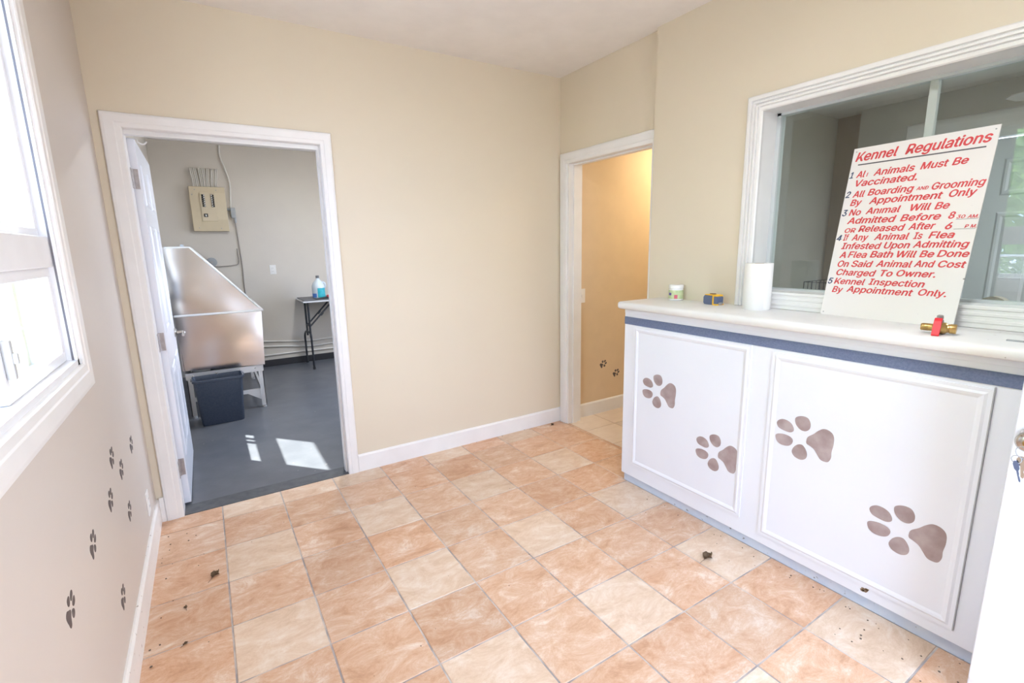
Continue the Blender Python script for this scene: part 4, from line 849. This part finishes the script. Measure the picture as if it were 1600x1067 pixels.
lamp('office_fill_light', (3.5, -3.2, 2.27), 15, (0.93, 0.98, 1.03), 0.3)
# ceiling fan in the office
fn = thing('ceiling_fan', 'pale ceiling fan in the dim office behind the glass', 'fan', (4.0, -2.55, 2.39))
fc = Vector((3.95, -2.62, 2.39))
bm = B(); tube(bm, [fc, fc + Vector((0, 0, -0.10))], 0.015, 12); lathe(bm, [(0.05, -0.10), (0.10, -0.11), (0.10, -0.18), (0.06, -0.2), (0, -0.2)], fc, 'z', 24); obj('motor', bm, PLWHITE, fn, True)
for k in range(4):
    a = R(68 + 90 * k); u = Vector((math.cos(a), math.sin(a), 0)); v = Vector((-math.sin(a), math.cos(a), 0.12)).normalized()
    bm = B(); p = [fc + Vector((0, 0, -0.155)) + u * r_ + v * t for (r_, t) in ((0.10, -0.03), (0.18, -0.06), (0.50, -0.07), (0.55, -0.04), (0.55, 0.04), (0.50, 0.07), (0.18, 0.06), (0.10, 0.03))]
    n_ = u.cross(v).normalized() * 0.006
    v0 = [bm.verts.new(q) for q in p]; v1 = [bm.verts.new(q + n_) for q in p]; bm.faces.new(v0); bm.faces.new(list(reversed(v1)))
    for q in range(8): bm.faces.new((v0[q], v1[q], v1[(q + 1) % 8], v0[(q + 1) % 8]))
    bmesh.ops.recalc_face_normals(bm, faces=bm.faces[:]); obj('blade', bm, PLWHITE, fn)

# ------------------------------------------------------------------ debris on the floor
def leaf(name, x, y, s, rot, lab):
    t = thing(name, lab, 'leaf', (x, y, 0.0), (0, 0, rot))
    bm = B(); n = 9; rows = []
    for i in range(n):
        f = i / (n - 1); wd = s * 0.33 * math.sin(math.pi * min(1, f * 0.92 + 0.06)) * (1 + 0.25 * math.sin(i * 2.1)); x_ = (f - 0.5) * s
        rows.append([bm.verts.new((x_, wd * q, 0.0015 + s * 0.30 * (abs(q) ** 1.5) * (0.6 + 0.4 * math.sin(i * 1.3 + q)) + s * 0.10 * (f - 0.5) ** 2)) for q in (-1, -0.5, 0, 0.5, 1)])
    for i in range(n - 1):
        for k in range(4): bm.faces.new((rows[i][k], rows[i][k + 1], rows[i + 1][k + 1], rows[i + 1][k]))
    bmesh.ops.solidify(bm, geom=bm.faces[:], thickness=0.0006)
    obj('blade', bm, LEAFD, t, True, True)
    bm = B(); tube(bm, smooth_path([(-s * 0.5, 0, 0.002), (-s * 0.8, s * 0.03, 0.002), (-s * 1.1, s * 0.02, 0.0015)], 3), 0.0008, 6); obj('stalk', bm, DIRT, t, True, True)
leaf('dead_leaf', -0.050, -0.700, 0.050, R(60), 'curled brown dead leaf on the tiles near the window wall')
leaf('dead_leaf', 1.925, -1.865, 0.062, R(10), 'grey brown dead leaf on the tiles in front of the counter')
leaf('dead_leaf', 2.37, -0.055, 0.034, R(30), 'small brown dead leaf by the back baseboard near the hall doorway')
leaf('dead_leaf', -0.16, -0.875, 0.020, R(100), 'tiny brown leaf scrap on the tiles by the window wall, upper of two')
leaf('dead_leaf', -0.155, -1.105, 0.020, R(40), 'tiny brown leaf scrap on the tiles by the window wall, lower of two')
bm = B()
def crumb(x, y, r_):
    m_ = bmesh.ops.create_icosphere(bm, subdivisions=1, radius=r_); 
    for v in m_['verts']: v.co = Vector((v.co.x * random.uniform(0.6, 1.5), v.co.y * random.uniform(0.6, 1.5), v.co.z * 0.6)) + Vector((x, y, r_ * 0.55))
for k in range(26): crumb(2.14 - abs(random.gauss(0, 0.035)), random.uniform(-2.75, -1.15), random.uniform(0.0015, 0.0035))
for k in range(16): crumb(2.12 - abs(random.gauss(0, 0.10)), random.uniform(-2.75, -2.35), random.uniform(0.0015, 0.004))
for k in range(16): crumb(-0.27 + abs(random.gauss(0, 0.06)), random.uniform(-1.2, -0.1), random.uniform(0.002, 0.004))
for k in range(14): crumb(random.uniform(0.85, 2.4), -0.02 - abs(random.gauss(0, 0.02)), random.uniform(0.0015, 0.0035))
for k in range(30): crumb(random.uniform(-0.1, 2.0), random.uniform(-2.0, -0.2), random.uniform(0.0012, 0.0028))
cr = obj('dirt_crumbs', bm, DIRT); cr['kind'] = 'stuff'; cr['label'] = 'scattered dirt crumbs on the tiled floor'; cr['category'] = 'dirt'

# ------------------------------------------------------------------ outside
bm = B(); box(bm, -40, 40, -40, 40, -0.5, -0.2); struct('ground', bm, GRASS)
def tree(x, y, h, rad, n, lab):
    t = thing('tree', lab, 'tree', (x, y, -0.2), None, 'trees outside the window')
    bm = B(); tube(bm, smooth_path([(x, y, -0.2), (x + 0.1, y, h * 0.35), (x, y + 0.1, h * 0.75)]), [0.14] * 6 + [0.10] * 4 + [0.05] * 3, 8); obj('trunk', bm, BARK, t, True)
    bm = B()
    for k in range(n):
        d = Vector((random.gauss(0, 1), random.gauss(0, 1), random.gauss(0, 1))).normalized() * (random.random() ** 0.4)
        p = Vector((x, y, h * 0.52)) + Vector((d.x * rad, d.y * rad, d.z * h * 0.46))
        a = Vector((random.gauss(0, 1), random.gauss(0, 1), random.gauss(0, 1))).normalized() * 0.11; b_ = a.orthogonal().normalized() * 0.07
        bm.faces.new([bm.verts.new(p + q) for q in (a, b_, -a, -b_)])
    obj('foliage', bm, LEAF, t)
tree(-6.2, -0.9, 5.0, 2.3, 6000, 'green bushy tree outside, straight across from the reception glass')
tree(-8.0, 4.2, 5.2, 1.9, 1700, 'green bushy tree outside, farther along the fence')
tree(-6.8, -5.6, 4.8, 1.8, 1700, 'green bushy tree outside, nearest the road end of the fence')
fe = thing('chain_link_fence', 'chain link fence with steel rails outside the window', 'fence', (-3.6, -0.5, -0.2))
bm = B()
for y in (-4, -2, 0, 2): tube(bm, [(-3.6, y, -0.2), (-3.6, y, 1.25)], 0.025, 8)
obj('post', bm, GALV, fe, True)
bm = B(); tube(bm, [(-3.6, -4, 1.22), (-3.6, 2, 1.22)], 0.02, 8); obj('rail', bm, GALV, fe, True)
bm = B()
for k in range(-22, 100):
    y = -4 + k * 0.06
    for s in (1, -1):
        a0, z0_ = y, -0.15; L_ = 1.33
        ya, yb_ = (y, y + L_) if s > 0 else (y + L_, y)
        za, zb_ = -0.13, 1.2
        lo, hi = -4.0, 2.0
        if max(ya, yb_) < lo or min(ya, yb_) > hi: continue
        tube(bm, [(-3.6 + 0.004 * s, ya, za), (-3.6 + 0.004 * s, yb_, zb_)], 0.003, 4)
obj('wire_mesh', bm, GALV, fe)
